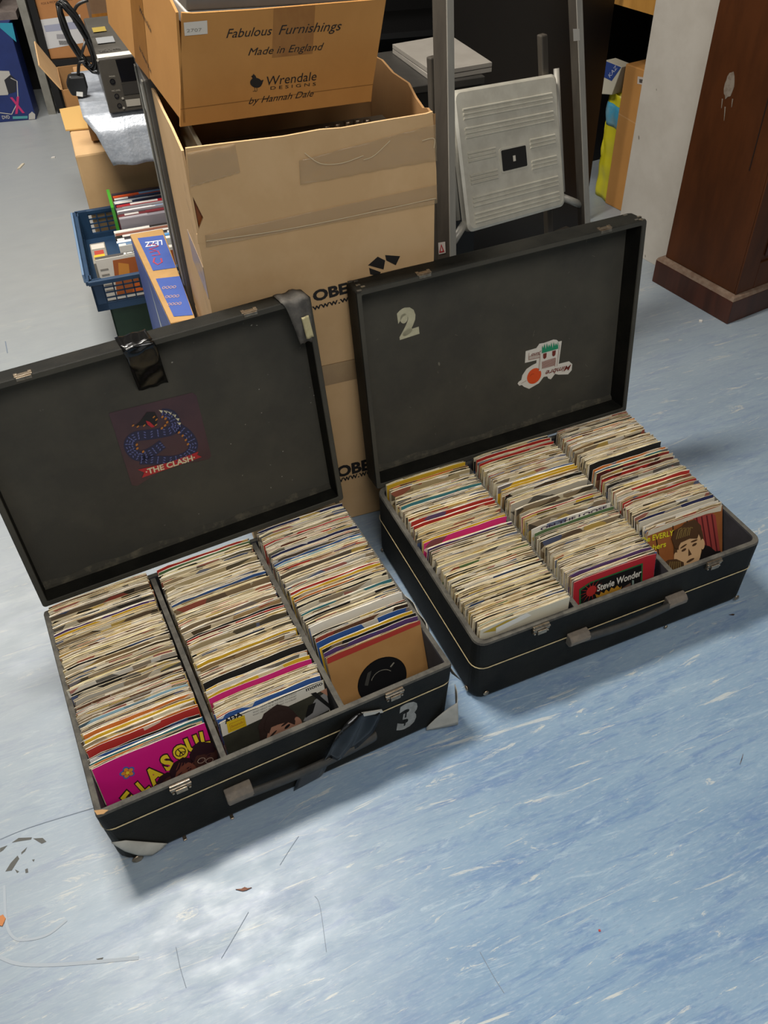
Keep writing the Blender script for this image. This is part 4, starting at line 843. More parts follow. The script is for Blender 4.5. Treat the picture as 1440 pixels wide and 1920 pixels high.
b = MB(); b.box(S, -.16, .09, .82, 1.13, .008, .15); o = b.build('paper_stack', mat('old_paper', '#9a8d72', .8, '#5d5040', 60)); tag(o, 'stack of old paper inside the green crate', 'paper')
# discs in the blue crate
def disc_case(s0, t0, ln, thk, h, z, col, label, name='disc_case', lean=0., face=None, spine=None, cat='disc case', grp='disc cases in the blue crate', edge=None):
    b = MB(); P_ = lambda x, y, zz: S(s0 + x, t0 + y + lean * zz, z + zz)
    t_ = sthing(name, label, cat, s0 + ln / 2, t0, z, grp)
    b.box(P_, 0, ln, 0, thk, 0, h); b.build('case_shell', mat('case_' + col.strip('#'), col, .35), t_, bevel=.0012)
    if spine:
        b = MB()
        for x0, x1, c_ in spine: b.add([P_(x0 * ln, .001, h + .0006), P_(x1 * ln, .001, h + .0006), P_(x1 * ln, thk - .001, h + .0006), P_(x0 * ln, thk - .001, h + .0006)], [(0, 1, 2, 3)], len(b.m))
        mats_ = [flat(q[2], .3) for q in spine]; b.m = list(range(len(spine))); b.build('spine_label', mats_, t_)
    return t_, P_
SP = [('#2a2530', 'black', [(.0, .6, '#3a3440'), (.7, .95, '#8d8a90')]), ('#d85a2a', 'orange and blue', [(0, .38, '#d8562a'), (.38, 1, '#6f98c4')]), ('#1d2f4c', 'dark blue', [(0, .2, '#d8d8d4'), (.3, 1, '#27436c')]), ('#cfd4da', 'pale grey', [(0, .5, '#cdd6e0'), (.6, .95, '#a8a4a6')]), ('#202a44', 'navy', [(0, .25, '#e0ddd6'), (.3, 1, '#232e50')]), ('#a02830', 'red', [(.2, .6, '#d8d0cc'), (.6, 1, '#a4202c')]), ('#7d7a80', 'mid grey', [(.1, .9, '#8c898e')]), ('#e0e0e2', 'white', [(.1, .5, '#e4e4e6'), (.55, .9, '#8fa0b8')]), ('#5f5a60', 'smoke grey', [(.2, .9, '#767076')]), ('#6b2f34', 'maroon', [(.1, .3, '#c9c4c0'), (.4, .9, '#7b3038')]), ('#8c8890', 'silver', [(.0, .4, '#aaa6ac')])]
for i, (c_, nm, sp) in enumerate(SP):
    disc_case(-.105 + .002 * (i % 3), 1.135 - i * .0165, .19, .0145, .136, .224 - .001 * (i % 4), c_, '%s spined disc case in the rear row of the blue crate' % nm, spine=sp)
b = MB(); b.box(S, -.116, -.108, .99, 1.12, .225, .385); o = b.build('game_case', flat('#3f9a2c', .3)); tag(o, 'bright green game case on end beside the disc row in the blue crate', 'game case')
SP2 = [('#e0dcd4', 'white and black', [(.0, .5, '#e2ded6'), (.5, .9, '#2a2624')]), ('#7c4a3a', 'brown', [(.2, .9, '#8a5a48')]), ('#151414', 'black lettered', [(.1, .8, '#d6d2cc')]), ('#d8d8d8', 'white lettered', [(.1, .7, '#3a3a3c')]), ('#3f74a8', 'sky blue', [(.5, 1, '#5c9ad0'), (0, .5, '#d8dde2')]), ('#dcdcd8', 'ivory', [(.1, .6, '#6f8aa8')])]
for i, (c_, nm, sp) in enumerate(SP2):
    disc_case(-.125 + .003 * (i % 2), .945 - i * .0165, .19, .0145, .112, .222, c_, '%s spined disc case in the nearer row of the blue crate' % nm, spine=sp)
t_, P_ = disc_case(-.188, .795, .20, .0145, .112, .222, '#d8d3c8', 'white film case with an orange photo cover, foremost in the blue crate', lean=.10)
b = MB(); ff = lambda x, y, z_: P_(x, -z_, y); b.poly(ff, [(.030, .01), (.197, .01), (.197, .104), (.042, .104)], .0008, 0)
for pts, m_ in ((((.046, .055), (.074, .05), (.079, .088), (.054, .096)), 1), (((.07, .012), (.13, .012), (.12, .045), (.085, .04)), 2), (((.145, .05), (.18, .045), (.182, .088), (.15, .09)), 3), (((.098, .04), (.14, .035), (.135, .09), (.1, .092)), 4), (((.15, .012), (.19, .012), (.19, .04), (.155, .038)), 1)): b.poly(ff, pts, .0012, m_)
for i in range(5): b.stroke(ff, [(.006, .085 - i * .014), (.026, .085 - i * .014)], .003, .0010, 5)
b.build('cover_print', [flat('#a85f34', .3), flat('#cf8a3a'), flat('#d86a2a'), flat('#3a2a22'), flat('#8c3a2c'), flat('#8a857c')], t_)
b = MB(); tt = lambda x, y, z_: P_(x, y, .112 + z_); b.poly(tt, [(.0, .001), (.188, .001), (.188, .0138), (.0, .0138)], .0008, 0); text(b, tt, 'jackass', (.07, .003), (.175, .003), .009, .0012, 1, .03); b.build('spine_label', [flat('#4a4846'), flat('#e6e4de')], t_)
t_ = sthing('tape_case', 'grey tape case with a red and yellow label lying along the blue crate', 'tape case', -.17, .9, .22)
b = MB(); b.box(S, -.195, -.155, .83, .95, .222, .315); b.build('case_shell', mat('grey_tape_case', '#8f8b82', .4), t_, bevel=.002)
b = MB(); tf = stop(.3152); b.poly(tf, [(-.19, .845), (-.162, .845), (-.162, .875), (-.19, .875)], .0006, 0); b.poly(tf, [(-.187, .875), (-.163, .875), (-.163, .90), (-.187, .90)], .0006, 1); b.poly(tf, [(-.192, .91), (-.158, .91), (-.158, .94), (-.192, .94)], .0006, 2); b.build('spine_label', [flat('#d8b22c'), flat('#a83a2c'), flat('#c9c4b8')], t_)

# cartons along the aisle
t = sthing('carton', 'plain brown carton on the floor behind the blue crate', 'cardboard box', 0, 1.4)
b = MB(); b.box(S, -.175, .30, 1.215, 1.64, 0, .455); b.build('carton_body', KRAFT, t, bevel=.006)
b = MB(); b.prism(SF, [(-.19, 1.62), (-.185, 1.42), (-.06, 1.40), (-.03, 1.64)], .457, .461); b.build('flap', mat('pale_flap', '#c9a25f', .75), t, label='paler top flap')
t = sthing('carton', 'small dull brown carton with a pale label under the video recorder', 'cardboard box', .05, 1.4, .46)
b = MB(); b.box(S, -.12, .28, 1.285, 1.55, .462, .592); b.build('carton_body', KRAFT_DULL, t, bevel=.003)
b = MB(); tf = stop(.5922); b.poly(tf, [(-.10, 1.32), (-.06, 1.32), (-.06, 1.40), (-.10, 1.40)], .0008); b.build('paper_label', flat('#a9adb0'), t)
t = sthing('carton', 'open brown carton with a raised flap behind the plain carton', 'cardboard box', -.05, 1.8)
s0, s1, t0, t1, zh = -.17, .2, 1.665, 1.93, .50
b = MB()
for q in ((s0, s1, t0, t0 + .004, 0, zh), (s0, s1, t1 - .004, t1, 0, zh), (s0, s0 + .004, t0, t1, 0, zh), (s1 - .004, s1, t0, t1, 0, zh), (s0, s1, t0, t1, .001, .006)): b.box(S, *q)
b.build('carton_body', KRAFT_DULL, t)
b = MB(); b.sheet(lambda u, v: S(s0 - .045 * v, t0 + .01 + (t1 - t0 - .02) * u, zh + .075 * v + .01 * u * v), 4, 3, .004); b.build('flap', KRAFT, t)
t = sthing('carton', 'tall dull carton standing behind the video recorder', 'cardboard box', .1, 2.1)
b = MB(); b.box(S, -.015, .4, 1.98, 2.3, 0, .80); b.build('carton_body', mat('old_brown_card', '#7d6248', .8, '#654c36', 8), t, bevel=.004)
b = MB(); b.box(sfront(1.98), -.016, .401, .60, .63, 0, .001); b.build('parcel_tape', BROWNTAPE, t)
# silver wrap and the video recorder
b = MB()
def foil(u, v):
    x = -.128 + .42 * v; k = u * 5; n_ = .004 * math.sin(7 * u + 11 * v) * math.sin(19 * v - 5 * u)
    pr = [(1.48, .5945), (1.30, .5950), (1.16, .5952), (1.075, .5945), (1.045, .560), (1.03, .475)]
    i = min(int(k), 4); f_ = k - i; q = np.array(pr[i]) * (1 - f_) + np.array(pr[i + 1]) * f_
    hang = max(0, u - .62) / .38
    return S(x + .045 * hang * (1 - v), q[0] + n_ * hang * 2, q[1] + abs(n_) * .0 + (.0 if hang == 0 else n_ * .6))
b.sheet(foil, 40, 30, .0012); o = b.build('bubble_wrap', mat('silver_wrap', '#b9bfc8', .42, '#8f98a4', 60, metal=.3, bump=.5, bscale=160), smooth=True); tag(o, 'silver padded wrap hanging out from under the video recorder', 'wrapping')
t = sthing('video_recorder', 'dark grey video recorder with coiled mains lead on the small carton', 'video recorder', .13, 1.06, .597)
b = MB(); b.box(S, -.058, .345, 1.075, 1.50, .597, .724); b.build('casing', mat('vcr_top', '#55524c', .35, '#47443f', 8), t, bevel=.004)
b = MB(); b.box(S, -.060, .347, 1.060, 1.076, .597, .726); b.build('front_panel', mat('vcr_front', '#4a463f', .4, '#433f39', 30), t, bevel=.003)
vf = sfront(1.0595); b = MB()
polypx(b, vf, ((216, 112), (250, 107), (262, 150), (228, 154)), .0006, 0); strokepx(b, vf, ((226, 155), (262, 151)), .0016, .0010, 1); polypx(b, vf, ((235, 187), (262, 184), (264, 197), (238, 200)), .0008, 2)
polypx(b, vf, ((228, 158), (260, 154), (264, 174), (232, 178)), .0005, 1)
for q, rr_, m_ in (((211, 153), .007, 0), ((211, 153), .0045, 3), ((219, 180), .006, 0), ((219, 180), .004, 1), ((224, 198), .006, 0), ((224, 198), .004, 1), ((230, 184), .003, 2), ((232, 202), .003, 2), ((183, 113), .003, 2)): b.poly(vf, ell(*vf.px(q), rr_, rr_, 0, 12), .0008 + .0002 * m_, m_)
textpx(b, vf, 'PHONES', (205, 145), (216, 144), 3, z=.0008, m=2); textpx(b, vf, 'MIC LEVEL', (210, 172), (226, 170), 3, z=.0008, m=2); textpx(b, vf, 'VIDEO', (196, 109), (206, 108), 3, z=.0008, m=2)
b.build('panel_print', [flat('#0d0d10', .2), flat('#2d2a26'), flat('#a8a296'), flat('#050505')], t)
b = MB(); tf = stop(.7262); b.poly(tf, [(-.058, 1.066), (.30, 1.066), (.30, 1.10), (-.058, 1.10)], .0006, 0); textpx(b, tf, 'DIG 5 446', (188, 98), (226, 92), 5, z=.0012, m=1)
b.poly(tf, [(-.045, 1.32), (-.01, 1.32), (-.01, 1.37), (-.045, 1.37)], .0006, 2); b.poly(tf, [(.05, 1.26), (.2, 1.26), (.2, 1.34), (.05, 1.34)], .0006, 3); b.poly(tf, [(-.045, 1.2), (.0, 1.2), (.0, 1.26), (-.045, 1.26)], .0006, 4); b.build('paper_label', [flat('#d9d5cb'), flat('#55524c'), flat('#a08a3c'), flat('#6d747a'), flat('#8d8f90')], t)
lv = sfront(1.24); pth = [] 
for i in range(5 * 16 + 1):
    a = 2 * math.pi * i / 16; k = i / 80; c = lv.px((147 + 5 * math.sin(3 * a * .3), 72 + 3 * math.cos(2.1 * k * 9))); r1 = .026 + .006 * math.sin(i * .7); r2 = .085 + .010 * math.sin(i * .37)
    x, y = r1 * math.cos(a), r2 * math.sin(a); pth.append(lv.P(c[0] + x * .95 + y * -.25, c[1] + y * .95 + x * .05, .012 * math.sin(a + i * .2)))
e = [lv.px(p) for p in ((150, 105), (160, 112), (148, 116), (146, 138))]
pth += [lv.P(p[0], p[1], .012) for p in smooth_path(e, 5)]
b = MB(); b.tube(pth, .0042, 7); st = [lv.P(*lv.px(p), 0) for p in ((165, 0), (147, 8), (138, 24), (140, 42))]; b.tube(smooth_path(st, 5), .0042, 7); o = b.build('power_cable', flat('#161616', .35), t, smooth=True)
b = MB(); q0 = [lv.px(p) for p in ((128, 140), (158, 138), (164, 160), (162, 178), (134, 176), (124, 158))]; b.prism(lv, q0, -.014, .022); o2 = b.build('plug', flat('#151515', .4), t, bevel=.005)
b = MB(); polypx(b, lv, ((142, 167), (154, 168), (154, 177), (142, 175)), .0228); b.build('plug_label', flat('#dcdad4'), o2)

# shelving along the far side with boxes
QF = Frame((-1.489, 4.25, 0), (math.cos(.15), math.sin(.15), 0), (-math.sin(.15), math.cos(.15), 0)); Q = QF.P; qf = lambda d=0.: Frame(Q(0, d, 0), QF.ex, UP)
t = thing('shelving_unit', 'black shelving unit with a grey steel upright along the far wall', 'shelving', Q(0, 0, 0), .15)
b = MB(); b.box(Q, -1.2, 2.2, .40, .43, 0, 1.7); b.build('back_board', BLACK, t)
b = MB(); b.box(Q, -.012, .022, -.01, .03, 0, 1.7); b.build('upright', STEEL, t)
b = MB(); b.box(Q, .03, .06, .0, .40, 0, 1.7); b.build('side_board', BLACK, t)
for z in (.20, .78): b = MB(); b.box(Q, .06, 2.2, .0, .40, z, z + .025); b.build('shelf', BLACK, t)
b = MB(); y0 = qf(0).px((10, 38))[1]; b.box(Q, -1.2, -.03, .0, .40, y0, y0 + .03); b.build('shelf', mat('worn_shelf', '#6d625c', .6, '#8a8078', 30), t)
b = MB(); b.box(Q, -.9, -.12, .05, .35, y0 + .031, y0 + .2); o = b.build('storage_box', mat('dark_brown_box', '#4a3d36', .7, '#2c2522', 10)); tag(o, 'dark box on the shelf above the blue boxed set', 'box')
t = thing('boxed_set', 'blue product box picturing a white device, standing on the floor under the shelf', 'product box', Q(-.3, 0, 0), .15)
d0 = -.06; fr = qf(d0); hb = fr.px((23, 43))[1]; xr = fr.px((68, 223))[0]
b = MB(); b.box(Q, xr - .5, xr, d0, d0 + .12, 0, hb); b.build('box_body', mat('navy_box', '#1f2f66', .4, '#26397a', 6), t, bevel=.002)
b = MB(); polypx(b, fr, ((0, 43), (23, 43), (31, 79), (0, 52)), .0006, 0); polypx(b, fr, ((-30, 132), (17, 133), (21, 146), (15, 178), (-30, 180)), .0006, 1); polypx(b, fr, ((8, 150), (20, 140), (31, 150), (30, 172), (16, 176)), .0009, 2)
strokepx(b, fr, ((20, 146), (32, 152), (34, 190), (22, 214), (-10, 210)), .004, .0012, 1); textpx(b, fr, 'X', (28, 212), (46, 210), 28, z=.0014, m=3, bold=.04)
textpx(b, fr, 'DVD', (5, 223), (19, 222), 6, z=.0014, m=1, bold=.02); polypx(b, fr, ((24, 218), (52, 217), (52, 222), (24, 223)), .0014, 4); polypx(b, fr, ((54, 214), (60, 209), (66, 214), (66, 223), (54, 224)), .0014, 1)
b.build('printed_front', [flat('#2f93ad', .4), flat('#b9b6b0'), flat('#23242c'), flat('#c02f6c'), flat('#4f9aa0')], t)
t = thing('carton', 'orange brown carton with a white barcode label on the black shelf', 'cardboard box', Q(.2, .1, .23), .15)
fr = qf(.012); xa, ya = fr.px((97, 117)); xb, yb = fr.px((62, -5)); x0 = xa - .0
b = MB(); b.box(Q, xa, xa + .34, .012, .30, .2255, .62); b.build('carton_body', mat('orange_card', '#b9804c', .7, '#a87040', 6), t, bevel=.004)
b = MB(); polypx(b, fr, ((76, 37), (150, 27), (157, 80), (90, 92)), .0006, 0); polypx(b, fr, ((82, 48), (150, 39), (152, 53), (86, 60)), .0009, 1)
for i in range(12): polypx(b, fr, ((110 + i * 1.6, 76), (111 + i * 1.6, 76), (113 + i * 1.6, 84), (112 + i * 1.6, 84)), .0012, 2)
for i in range(12): polypx(b, fr, ((106 + i * 1.6, 64), (107 + i * 1.6, 64), (108 + i * 1.6, 73), (107 + i * 1.6, 73)), .0012, 3)
b.build('barcode_label', [flat('#d4d3d3'), flat('#a5a8bd'), flat('#3f3d3c'), flat('#8a8890')], t)
b = MB(); textpx(b, fr, 'FOX & MICRO Components', (78, 9), (136, 0), 4, z=.0006); b.build('printed_lettering', flat('#5a3520'), t)

# black cabinet, tall black board, folded grey board
t = sthing('low_cabinet', 'low black cabinet behind the carton stack', 'cabinet', .55, .6)
b = MB(); b.box(S, .425, .77, .585, .86, .02, .695); b.build('cabinet_body', mat('black_ash', '#141312', .5, '#1b1a18', 10), t, bevel=.003); b = MB(); b.box(S, .44, .75, .60, .85, 0, .02); b.build('plinth', BLACK, t); b = MB(); b.box(S, .42, .775, .58, .865, .695, .712); b.build('top_board', mat('black_top', '#2a2825', .5, '#383530', 15), t, bevel=.002)
t = sthing('folded_board', 'folded pale grey board lying on the low black cabinet', 'board', .7, .7, .713)
for k in (0, 1): b = MB(); b.prism(SF, [(.645 + .004 * k, .588), (.80, .60), (.80, .86), (.64, .84)], .7135 + k * .011, .7225 + k * .011); b.build('board_leaf', mat('pale_grey_board', '#8f8a82', .5, '#807b73', 12), t)
by_ = math.radians(40); BF = Frame((.745, 2.872, 0), (math.cos(by_), math.sin(by_), 0), (-math.sin(by_), math.cos(by_), 0)); b = MB(); b.box(BF, -.70, 0, 0, .022, 0, 1.75); o = b.build('tall_board', mat('black_board', '#0e0c0b', .5, '#15100d', 5)); tag(o, 'tall matt black board standing behind the aluminium stepladder', 'board')

# stepladder
ly = math.radians(36.5); le1 = np.array([math.cos(ly), math.sin(ly), 0]); le2 = np.array([-math.sin(ly), math.cos(ly), 0])
t = thing('stepladder', 'folded aluminium stepladder with ribbed platform leaning back beside the cartons', 'stepladder', (.38, 1.87, 0), ly)
STL = (np.array([.176, 1.731, .0]), np.array([.145, 1.927, 1.25])); STR = (np.array([.589, 2.038, .0]), np.array([.388, 2.106, 1.25]))
def bar(b, A, Bp, x0, x1, y0, y1, m=0): b.hexa([A + le1 * x + le2 * y for x, y in ((x0, y0), (x1, y0), (x1, y1), (x0, y1))] + [Bp + le1 * x + le2 * y for x, y in ((x0, y0), (x1, y0), (x1, y1), (x0, y1))], m)
for (A, Bp), sg in ((STL, 1), (STR, -1)):
    b = MB(); dp = .024 if sg > 0 else .006; bar(b, A, Bp, -.008, .010, -.020, -.017, 0); bar(b, A, Bp, -.008, -.0055, -.017, dp, 1); bar(b, A, Bp, -.0055, .010, dp - .003, dp, 1); st = b.build('stile', [ALU, ALU_D], t, bevel=.0008)
    b = MB(); bar(b, A, A + (Bp - A) * .03, -.014, .014, -.023, .029); b.build('rubber_foot', flat('#1b1b1b'), st)
    if A is STL[0]:
        b = MB(); fr = Frame(A - le1 * .0085, -le2, (Bp - A)); polypx(b, fr, ((822, 455), (835, 453), (836, 474), (823, 477)), .0006, 0); polypx(b, fr, ((828, 457), (834, 472), (824, 474)), .0010, 1); polypx(b, fr, ((828.3, 462), (831, 470), (827, 471)), .0013, 0); b.build('warning_label', [flat('#c9c0b8'), flat('#a8282c')], st)
    else:
        b = MB(); fr = Frame(A - le2 * .0205, le1, (Bp - A)); polypx(b, fr, ((1074, 54), (1086, 54), (1087, 76), (1075, 77)), .0006, 0); b.build('paper_label', flat('#b7b1a6'), st)
LEG = [(np.array([.215, 1.80, 0]) + le2 * .075, np.array([.172, 1.93, .80]) + le2 * .055), (np.array([.545, 2.04, 0]) + le2 * .075, np.array([.43, 2.06, .80]) + le2 * .06)]
for A, Bp in LEG: b = MB(); bar(b, A, Bp, -.010, .010, -.008, .008); lg = b.build('rear_leg', ALU_D, t, bevel=.003); b = MB(); bar(b, A, A + (Bp - A) * .03, -.013, .013, -.011, .011); b.build('rubber_foot', flat('#1b1b1b'), lg)
PR = rot(36.555, 5.247, -19.132); PF = Frame((.215, 1.819, .477), PR[:, 0], PR[:, 2]); pw, ph = .32, .29
b = MB(); rings = []
for ins, z in ((.004, -.022), (0, -.019), (0, -.004), (.006, 0)): rings.append([PF.P(x, y, z) for x, y in rrect(ins, pw - ins, ins, ph - ins, .016)])
b.loft(rings); pl = b.build('platform', ALU_L, t)
b = MB()
def rib(x0, x1, y): b.loft([[PF.P(x, y - .0026, 0), PF.P(x, y - .0012, .0028), PF.P(x, y + .0012, .0028), PF.P(x, y + .0026, 0)] for x in (x0, x1)])
for y in (.232, .241, .250, .194, .203, .212, .052, .061, .070, .017, .026, .035): rib(.022, .298, y)
for y in (.146, .154, .162, .100, .108, .116): rib(.022, .105, y); rib(.215, .298, y)
b.build('ribs', ALU_L, pl)
b = MB(); b.prism(PF, rrect(.116, .204, .106, .158, .006), .0, .0012, 0); b.build('slot_surround', ALU_L, pl); b = MB(); b.prism(PF, rrect(.121, .199, .110, .154, .003), .0012, .0018, 0); b.poly(PF, [(.155, .126), (.163, .126), (.163, .138), (.155, .138)], .0024, 1); b.build('hand_slot', [flat('#161514'), flat('#cfc9bb')], pl)
b = MB(); A = np.array(PF.P(0, .02, -.012)); b.tube([STL[0] + (STL[1] - STL[0]) * .36 + le1 * .008, A], .009, 10); b.build('pivot_bar', ALU, t, smooth=True); b = MB(); A = np.array(PF.P(pw, .02, -.012)); b.tube([A, STR[0] + (STR[1] - STR[0]) * .34], .009, 10); b.build('pivot_bar', ALU, t, smooth=True)
for x, Lg in ((-.012, LEG[0]), (pw + .012, LEG[1])): b = MB(); b.tube([PF.P(x, .03, -.02), PF.P(x, .30, -.012)], .007, 8); b.build('side_arm', ALU, t, smooth=True)
b = MB(); k = .27; A = STL[0] + (STL[1] - STL[0]) * k; Bq = STR[0] + (STR[1] - STR[0]) * k; d = (Bq - A); d[2] = 0; dn = d / np.linalg.norm(d); pn = np.array([-dn[1], dn[0], 0])
b.hexa([A + dn * .01 + pn * y + UP * z for y, z in ((-.02, 0),)] + [Bq - dn * .01 - pn * .02] + [Bq - dn * .01 + pn * .05, A + dn * .01 + pn * .05] + [A + dn * .01 - pn * .02 + UP * .02, Bq - dn * .01 - pn * .02 + UP * .02, Bq - dn * .01 + pn * .05 + UP * .02, A + dn * .01 + pn * .05 + UP * .02]); b.build('tread', ALU_D, t)
c = A * .6 + Bq * .4; b = MB(); r_ = .022
b.sheet(lambda u, v: tuple(c + dn * (.07 * v) + pn * (.012 + r_ * math.cos(2.6 * math.pi * u * .62)) + UP * (.0222 + r_ + r_ * math.sin(2.6 * math.pi * u * .62 - .9) * (1.0))), 16, 4, .0012); o = b.build('paper_curl', flat('#c9c4b8'), smooth=True); tag(o, 'curled strip of white card on the ladder tread behind the open lid', 'paper')

# right hand side: bay with bag and carton, white board, mahogany cupboard
td = np.array([.48, -.877, 0]); td /= np.linalg.norm(td)
def fac(o): return Frame(o, td, UP)
fw = fac((.821, 2.705, 0)); t_ = MB(); t_.prism(fw, [(-.005, 0), (.255, 0), (.255, .11), (.2735, .11), (.2735, 1.75), (-.005, 1.75)], -.022, 0); o = t_.build('upright_board', WHITEP, bevel=.001); tag(o, 'tall white painted board between the mahogany cupboard and the brown carton', 'board')
b = MB()
for p, rr_ in (((1198, 258), .004), ((1231, 168), .002), ((1210, 480), .003)): b.poly(fw, ell(*fw.px(p), rr_ * .6, rr_ * 1.6, .3, 8), .0004)
x_ = b.build('scuff_mark', flat('#7d766c'), o)
fp_ = fac((.873, 2.441, 0)); CL = .312; hp = fp_.px((1373, 558))[1]
t = thing('cupboard', 'mahogany cupboard with a scuffed plinth at the edge of the shop floor', 'cupboard', (.873, 2.441, 0), math.atan2(td[1], td[0]))
b = MB(); b.box(fp_, 0, CL, 0, hp - .012, -.9, 0); b.build('plinth', MAHOG_D, t, bevel=.002)
b = MB(); b.loft([[fp_.P(x, y, z) for x, z in ((0 + i_, 0 - i_), (CL - i_, 0 - i_), (CL - i_, -.9 + i_), (0 + i_, -.9 + i_))] for i_, y in ((0, hp - .012), (.004, hp - .004), (.016, hp))]); b.build('plinth_moulding', SCUFF, t)
b = MB(); b.box(fp_, .018, CL - .018, hp, 1.85, -.88, -.018); b.build('carcass', MAHOG, t, bevel=.003)
fb = fac(fp_.P(0, 0, -.0178)); b = MB(); g0 = fb.px((1405, 320)); b.box(fb, g0[0] - .0015, g0[0] + .0015, g0[1], 1.8, 0, .0006); b.build('groove', flat('#1c0d06'), t)
b = MB(); c = fb.px((1368, 160)); rr_ = random.Random(9); b.poly(fb, [(c[0] + (.016 + rr_.uniform(-.003, .003)) * math.cos(a_), c[1] + (.033 + rr_.uniform(-.006, .006)) * math.sin(a_)) for a_ in [2 * math.pi * i / 18 for i in range(18)]], .0006)
for q in ((1355, 185, 18), (1374, 185, 16), (1360, 200, 26)): a_ = fb.px(q[:2]); e_ = fb.px((q[0] - 2, q[1] + q[2])); b.stroke(fb, [a_, (a_ + e_) / 2, e_], .004, .0008, 0, True)
b.build('paint_splash', mat('grey_splash', '#8a7f72', .7, '#5d4636', 55, contrast=(.5, .7)), t)
fd = Frame(fp_.P(CL - .0178, 0, -.018), (-fp_.ez), UP)
b = MB(); b.box(fd, .0, .07, hp, 1.85, 0, .006); b.box(fd, .79, .86, hp, 1.85, 0, .006); b.box(fd, .07, .79, hp, hp + .08, 0, .006); b.box(fd, .07, .79, 1.75, 1.85, 0, .006); b.build('door_frame', MAHOG, t, bevel=.002)
b = MB(); b.prism(fd, [(.085, hp + .095), (.775, hp + .095), (.775, 1.735), (.085, 1.735)], .0, .005); b.build('door_panel', MAHOG_D, t, bevel=.003)
# bay
fk = fac((.851, 3.034, 0)); zt = fk.px((1176, 120))[1]; xk0 = fk.px((1134, 380))[0]
t = thing('carton', 'flat brown carton on end in the dark bay beside the white board', 'cardboard box', tuple(fk.o), math.atan2(td[1], td[0]))
b = MB(); b.box(fk, xk0, xk0 + .30, 0, zt, -.16, 0); b.build('carton_body', KRAFT_WARM, t, bevel=.003)
b = MB(); polypx(b, fk, ((1196, 143), (1212, 146), (1211, 160), (1195, 157)), .0006, 0); polypx(b, fk, ((1199, 148), (1206, 149), (1206, 156), (1199, 155)), .0009, 1); b.build('barcode_label', [flat('#bdb2a8'), flat('#4a443f')], t)
b = MB(); strokepx(b, fk, ((1160, 213), (1196, 234)), .004, .0005); b.build('crease', flat('#c2945e'), t)
fg = fac((.80, 3.10, 0)); t = thing('carrier_bag', 'bright yellow carrier bag with a blue band standing in the dark bay', 'bag', tuple(fg.o), math.atan2(td[1], td[0]))
bx0 = fg.px((1099, 382))[0]; bx1 = fg.px((1140, 380))[0] + .06; bz = fg.px((1125, 175))[1]
YEL = mat('yellow_plastic', '#c9c022', .35, '#b5ac1c', 14); CYAN = mat('blue_plastic', '#3f93b4', .35, '#8c9a94', 14)
def bagsurf(sgn):
    def fn(u, v):
        x = bx0 - .01 + (bx1 - bx0 + .02) * u; return fg.P(x, .001 + bz * v, sgn * (.026 * math.sin(math.pi * u) ** .6 * (1 - .4 * v) + .004 * math.sin(17 * u + 9 * v) + .003 * math.sin(25 * v)) - .05)
    return fn
b = MB(); b.sheet(bagsurf(1), 14, 20, .001); b.sheet(bagsurf(-1), 14, 20, .001); b.build('bag_body', YEL, t, smooth=True)
b = MB(); f1 = bagsurf(1); v0, v1 = fg.px((1122, 238))[1] / bz, fg.px((1122, 195))[1] / bz
b.sheet(lambda u, v: np.array(f1(u, v0 + (v1 - v0) * v)) + fg.ez * .002, 14, 6, .0008); b.build('printed_band', CYAN, t, smooth=True)
fh = fac(fg.P(0, 0, -.02)); t = thing('carton', 'small dark blue and white pack lying in the mouth of the yellow bag', 'pack', fg.P(bx0 + .05, bz, -.04), math.atan2(td[1], td[0]))
b = MB(); qq = [fh.px(p) for p in ((1133, 113), (1166, 126), (1147, 178), (1122, 176))]; b.prism(fh, qq, -.05, 0); b.build('pack_body', flat('#b9b4a2'), t, bevel=.002)
b = MB(); polypx(b, fh, ((1133, 113), (1165, 126), (1147, 152), (1129, 143)), .0006, 0); textpx(b, fh, 'KAZ', (1144, 146), (1158, 128), 8, z=.0012, m=1); b.build('printed_front', [flat('#1f3a7c'), flat('#aeb4c4')], t)
t = thing('shelf_bay', 'dark open shelf bay with a pine shelf beside the white board', 'shelving', tuple(fk.P(0, 0, -.5)), math.atan2(td[1], td[0]))
b = MB(); b.box(fk, -.75, .50, 0, 1.75, -.62, -.60); b.build('back_board', BLACK, t)
fs_ = fac(fw.P(0, 0, -.06)); ys = fs_.px((1226, 29))[1]; b = MB(); b.box(fs_, -.60, .25, ys, ys + .07, -.42, 0); b.build('shelf', mat('pine_shelf', '#c08c42', .55, '#a87632', 8, (3, 3, 1)), t)
b = MB(); b.box(fs_, -.62, -.60, 0, 1.75, -.60, 0); b.build('side_board', BLACK, t)

# ---------------------------------------------------------------- bits and marks on the floor
def scrap(label, px, pts, col, h=.002):
    q = atz(px); b = MB(); b.prism(lambda x, y, z: (q[0] + x, q[1] + y, .0002 + z), pts, 0, h); o = b.build('litter_scrap', flat(col)); tag(o, label, 'litter')
scrap('brown shred of dry leaf on the floor in front of the near case', (455, 1669), [(-.011, .001), (-.002, .0015), (.003, .004), (.008, .002), (.014, .003), (.006, -.001), (.0, -.002)], '#7c4a30')
scrap('orange brown leaf scrap at the edge of the floor by the near case', (3, 1727), [(-.006, -.006), (.004, -.008), (.006, .003), (.0, .009), (-.006, .006)], '#b9743c')
scrap('white crumb of paper on the floor beside the cupboard plinth', (1313, 603), [(-.005, -.004), (.004, -.005), (.006, .003), (-.003, .005)], '#d8d4cc', .004)
scrap('cream twist of paper on the aisle floor', (38, 313), [(-.004, -.03), (.006, -.02), (.01, .03), (.0, .028)], '#d2c8b0', .004)
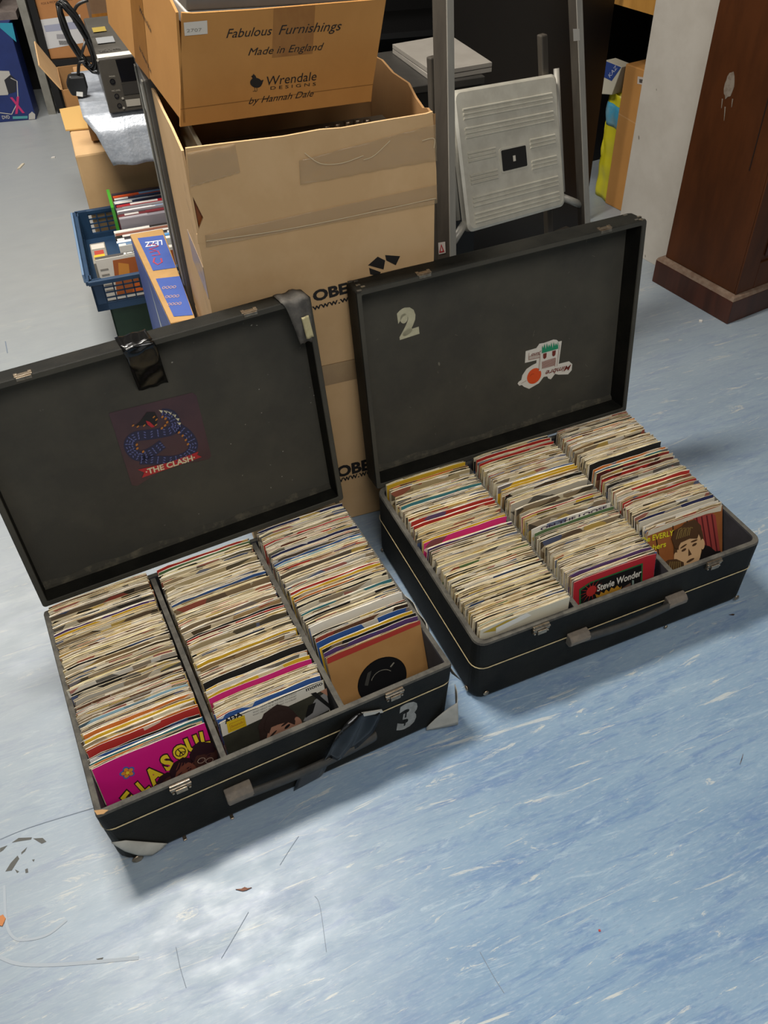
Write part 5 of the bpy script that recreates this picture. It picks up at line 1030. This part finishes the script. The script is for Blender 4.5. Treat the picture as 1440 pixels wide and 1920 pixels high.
scrap('tiny white fleck on the aisle floor by the plain carton', (100, 296), [(-.008, -.006), (.008, -.004), (.006, .008), (-.006, .006)], '#d8d4cc', .003)
scrap('tiny red fleck on the open floor below the second case', (1124, 1745), [(-.0015, -.0015), (.0015, -.0015), (.0015, .0015), (-.0015, .0015)], '#b03a30', .001)
scrap('small rusty wisp on the open floor beyond the second case', (1390, 1425), [(-.006, -.009), (-.002, -.004), (.007, .012), (.003, .004)], '#8a6a55', .001)
scrap('dark wisp of dirt beside the second case', (1372, 1153), [(-.006, 0), (.002, .002), (.006, .001), (.003, -.002)], '#3a2a22', .001)
b = MB(); fz = Frame((0, 0, .0004), (1, 0, 0), (0, 1, 0))
for pts in (((22, 1580), (35, 1571), (60, 1570), (58, 1574), (38, 1577)), ((62, 1572), (80, 1571), (87, 1578), (78, 1582)), ((0, 1590), (14, 1585), (6, 1594), (0, 1598)), ((40, 1598), (51, 1588), (47, 1596), (40, 1602)), ((20, 1618), (33, 1604), (36, 1610), (22, 1632), (10, 1634)), ((47, 1630), (52, 1628), (53, 1636), (48, 1637)), ((28, 1630), (36, 1634), (32, 1637)), ((60, 1612), (65, 1611), (63, 1616)), ((180, 1798), (194, 1795), (190, 1802))): polypx(b, fz, pts, 0)
o = b.build('floor_stain', flat('#4b4c48')); o['kind'] = 'structure'; o.parent = fl; o.matrix_parent_inverse = world_of(fl).inverted()
b = MB()
for pts, w_ in ((((8, 1660), (12, 1730), (26, 1758), (50, 1762), (90, 1752), (125, 1725)), .004), (((0, 1795), (40, 1808), (120, 1808), (260, 1796)), .005), (((522, 1546), (545, 1525), (569, 1508)), .0012)): strokepx(b, fz, smooth_path([np.array(p) for p in pts], 6), w_, .0002)
o = b.build('floor_scratch', flat('#9fa9b2')); o['kind'] = 'structure'; o.parent = fl; o.matrix_parent_inverse = world_of(fl).inverted()
b = MB()
for pts, w_ in ((((415, 1797), (440, 1755), (466, 1710)), .0008), (((330, 1776), (338, 1815), (349, 1852)), .0009), (((525, 1622), (545, 1590), (560, 1568)), .0008), (((1060, 1560), (1075, 1590), (1100, 1640)), .0), (((10, 640), (14, 662)), .003), (((0, 1574), (60, 1550), (185, 1512)), .0012), (((900, 1785), (925, 1830), (945, 1862)), .0008), (((590, 1680), (600, 1700), (612, 1785)), .0006)):
    if w_: strokepx(b, fz, smooth_path([np.array(p) for p in pts], 5), w_, .0003)
o = b.build('floor_scratch', flat('#737f8c')); o['kind'] = 'structure'; o.parent = fl; o.matrix_parent_inverse = world_of(fl).inverted()
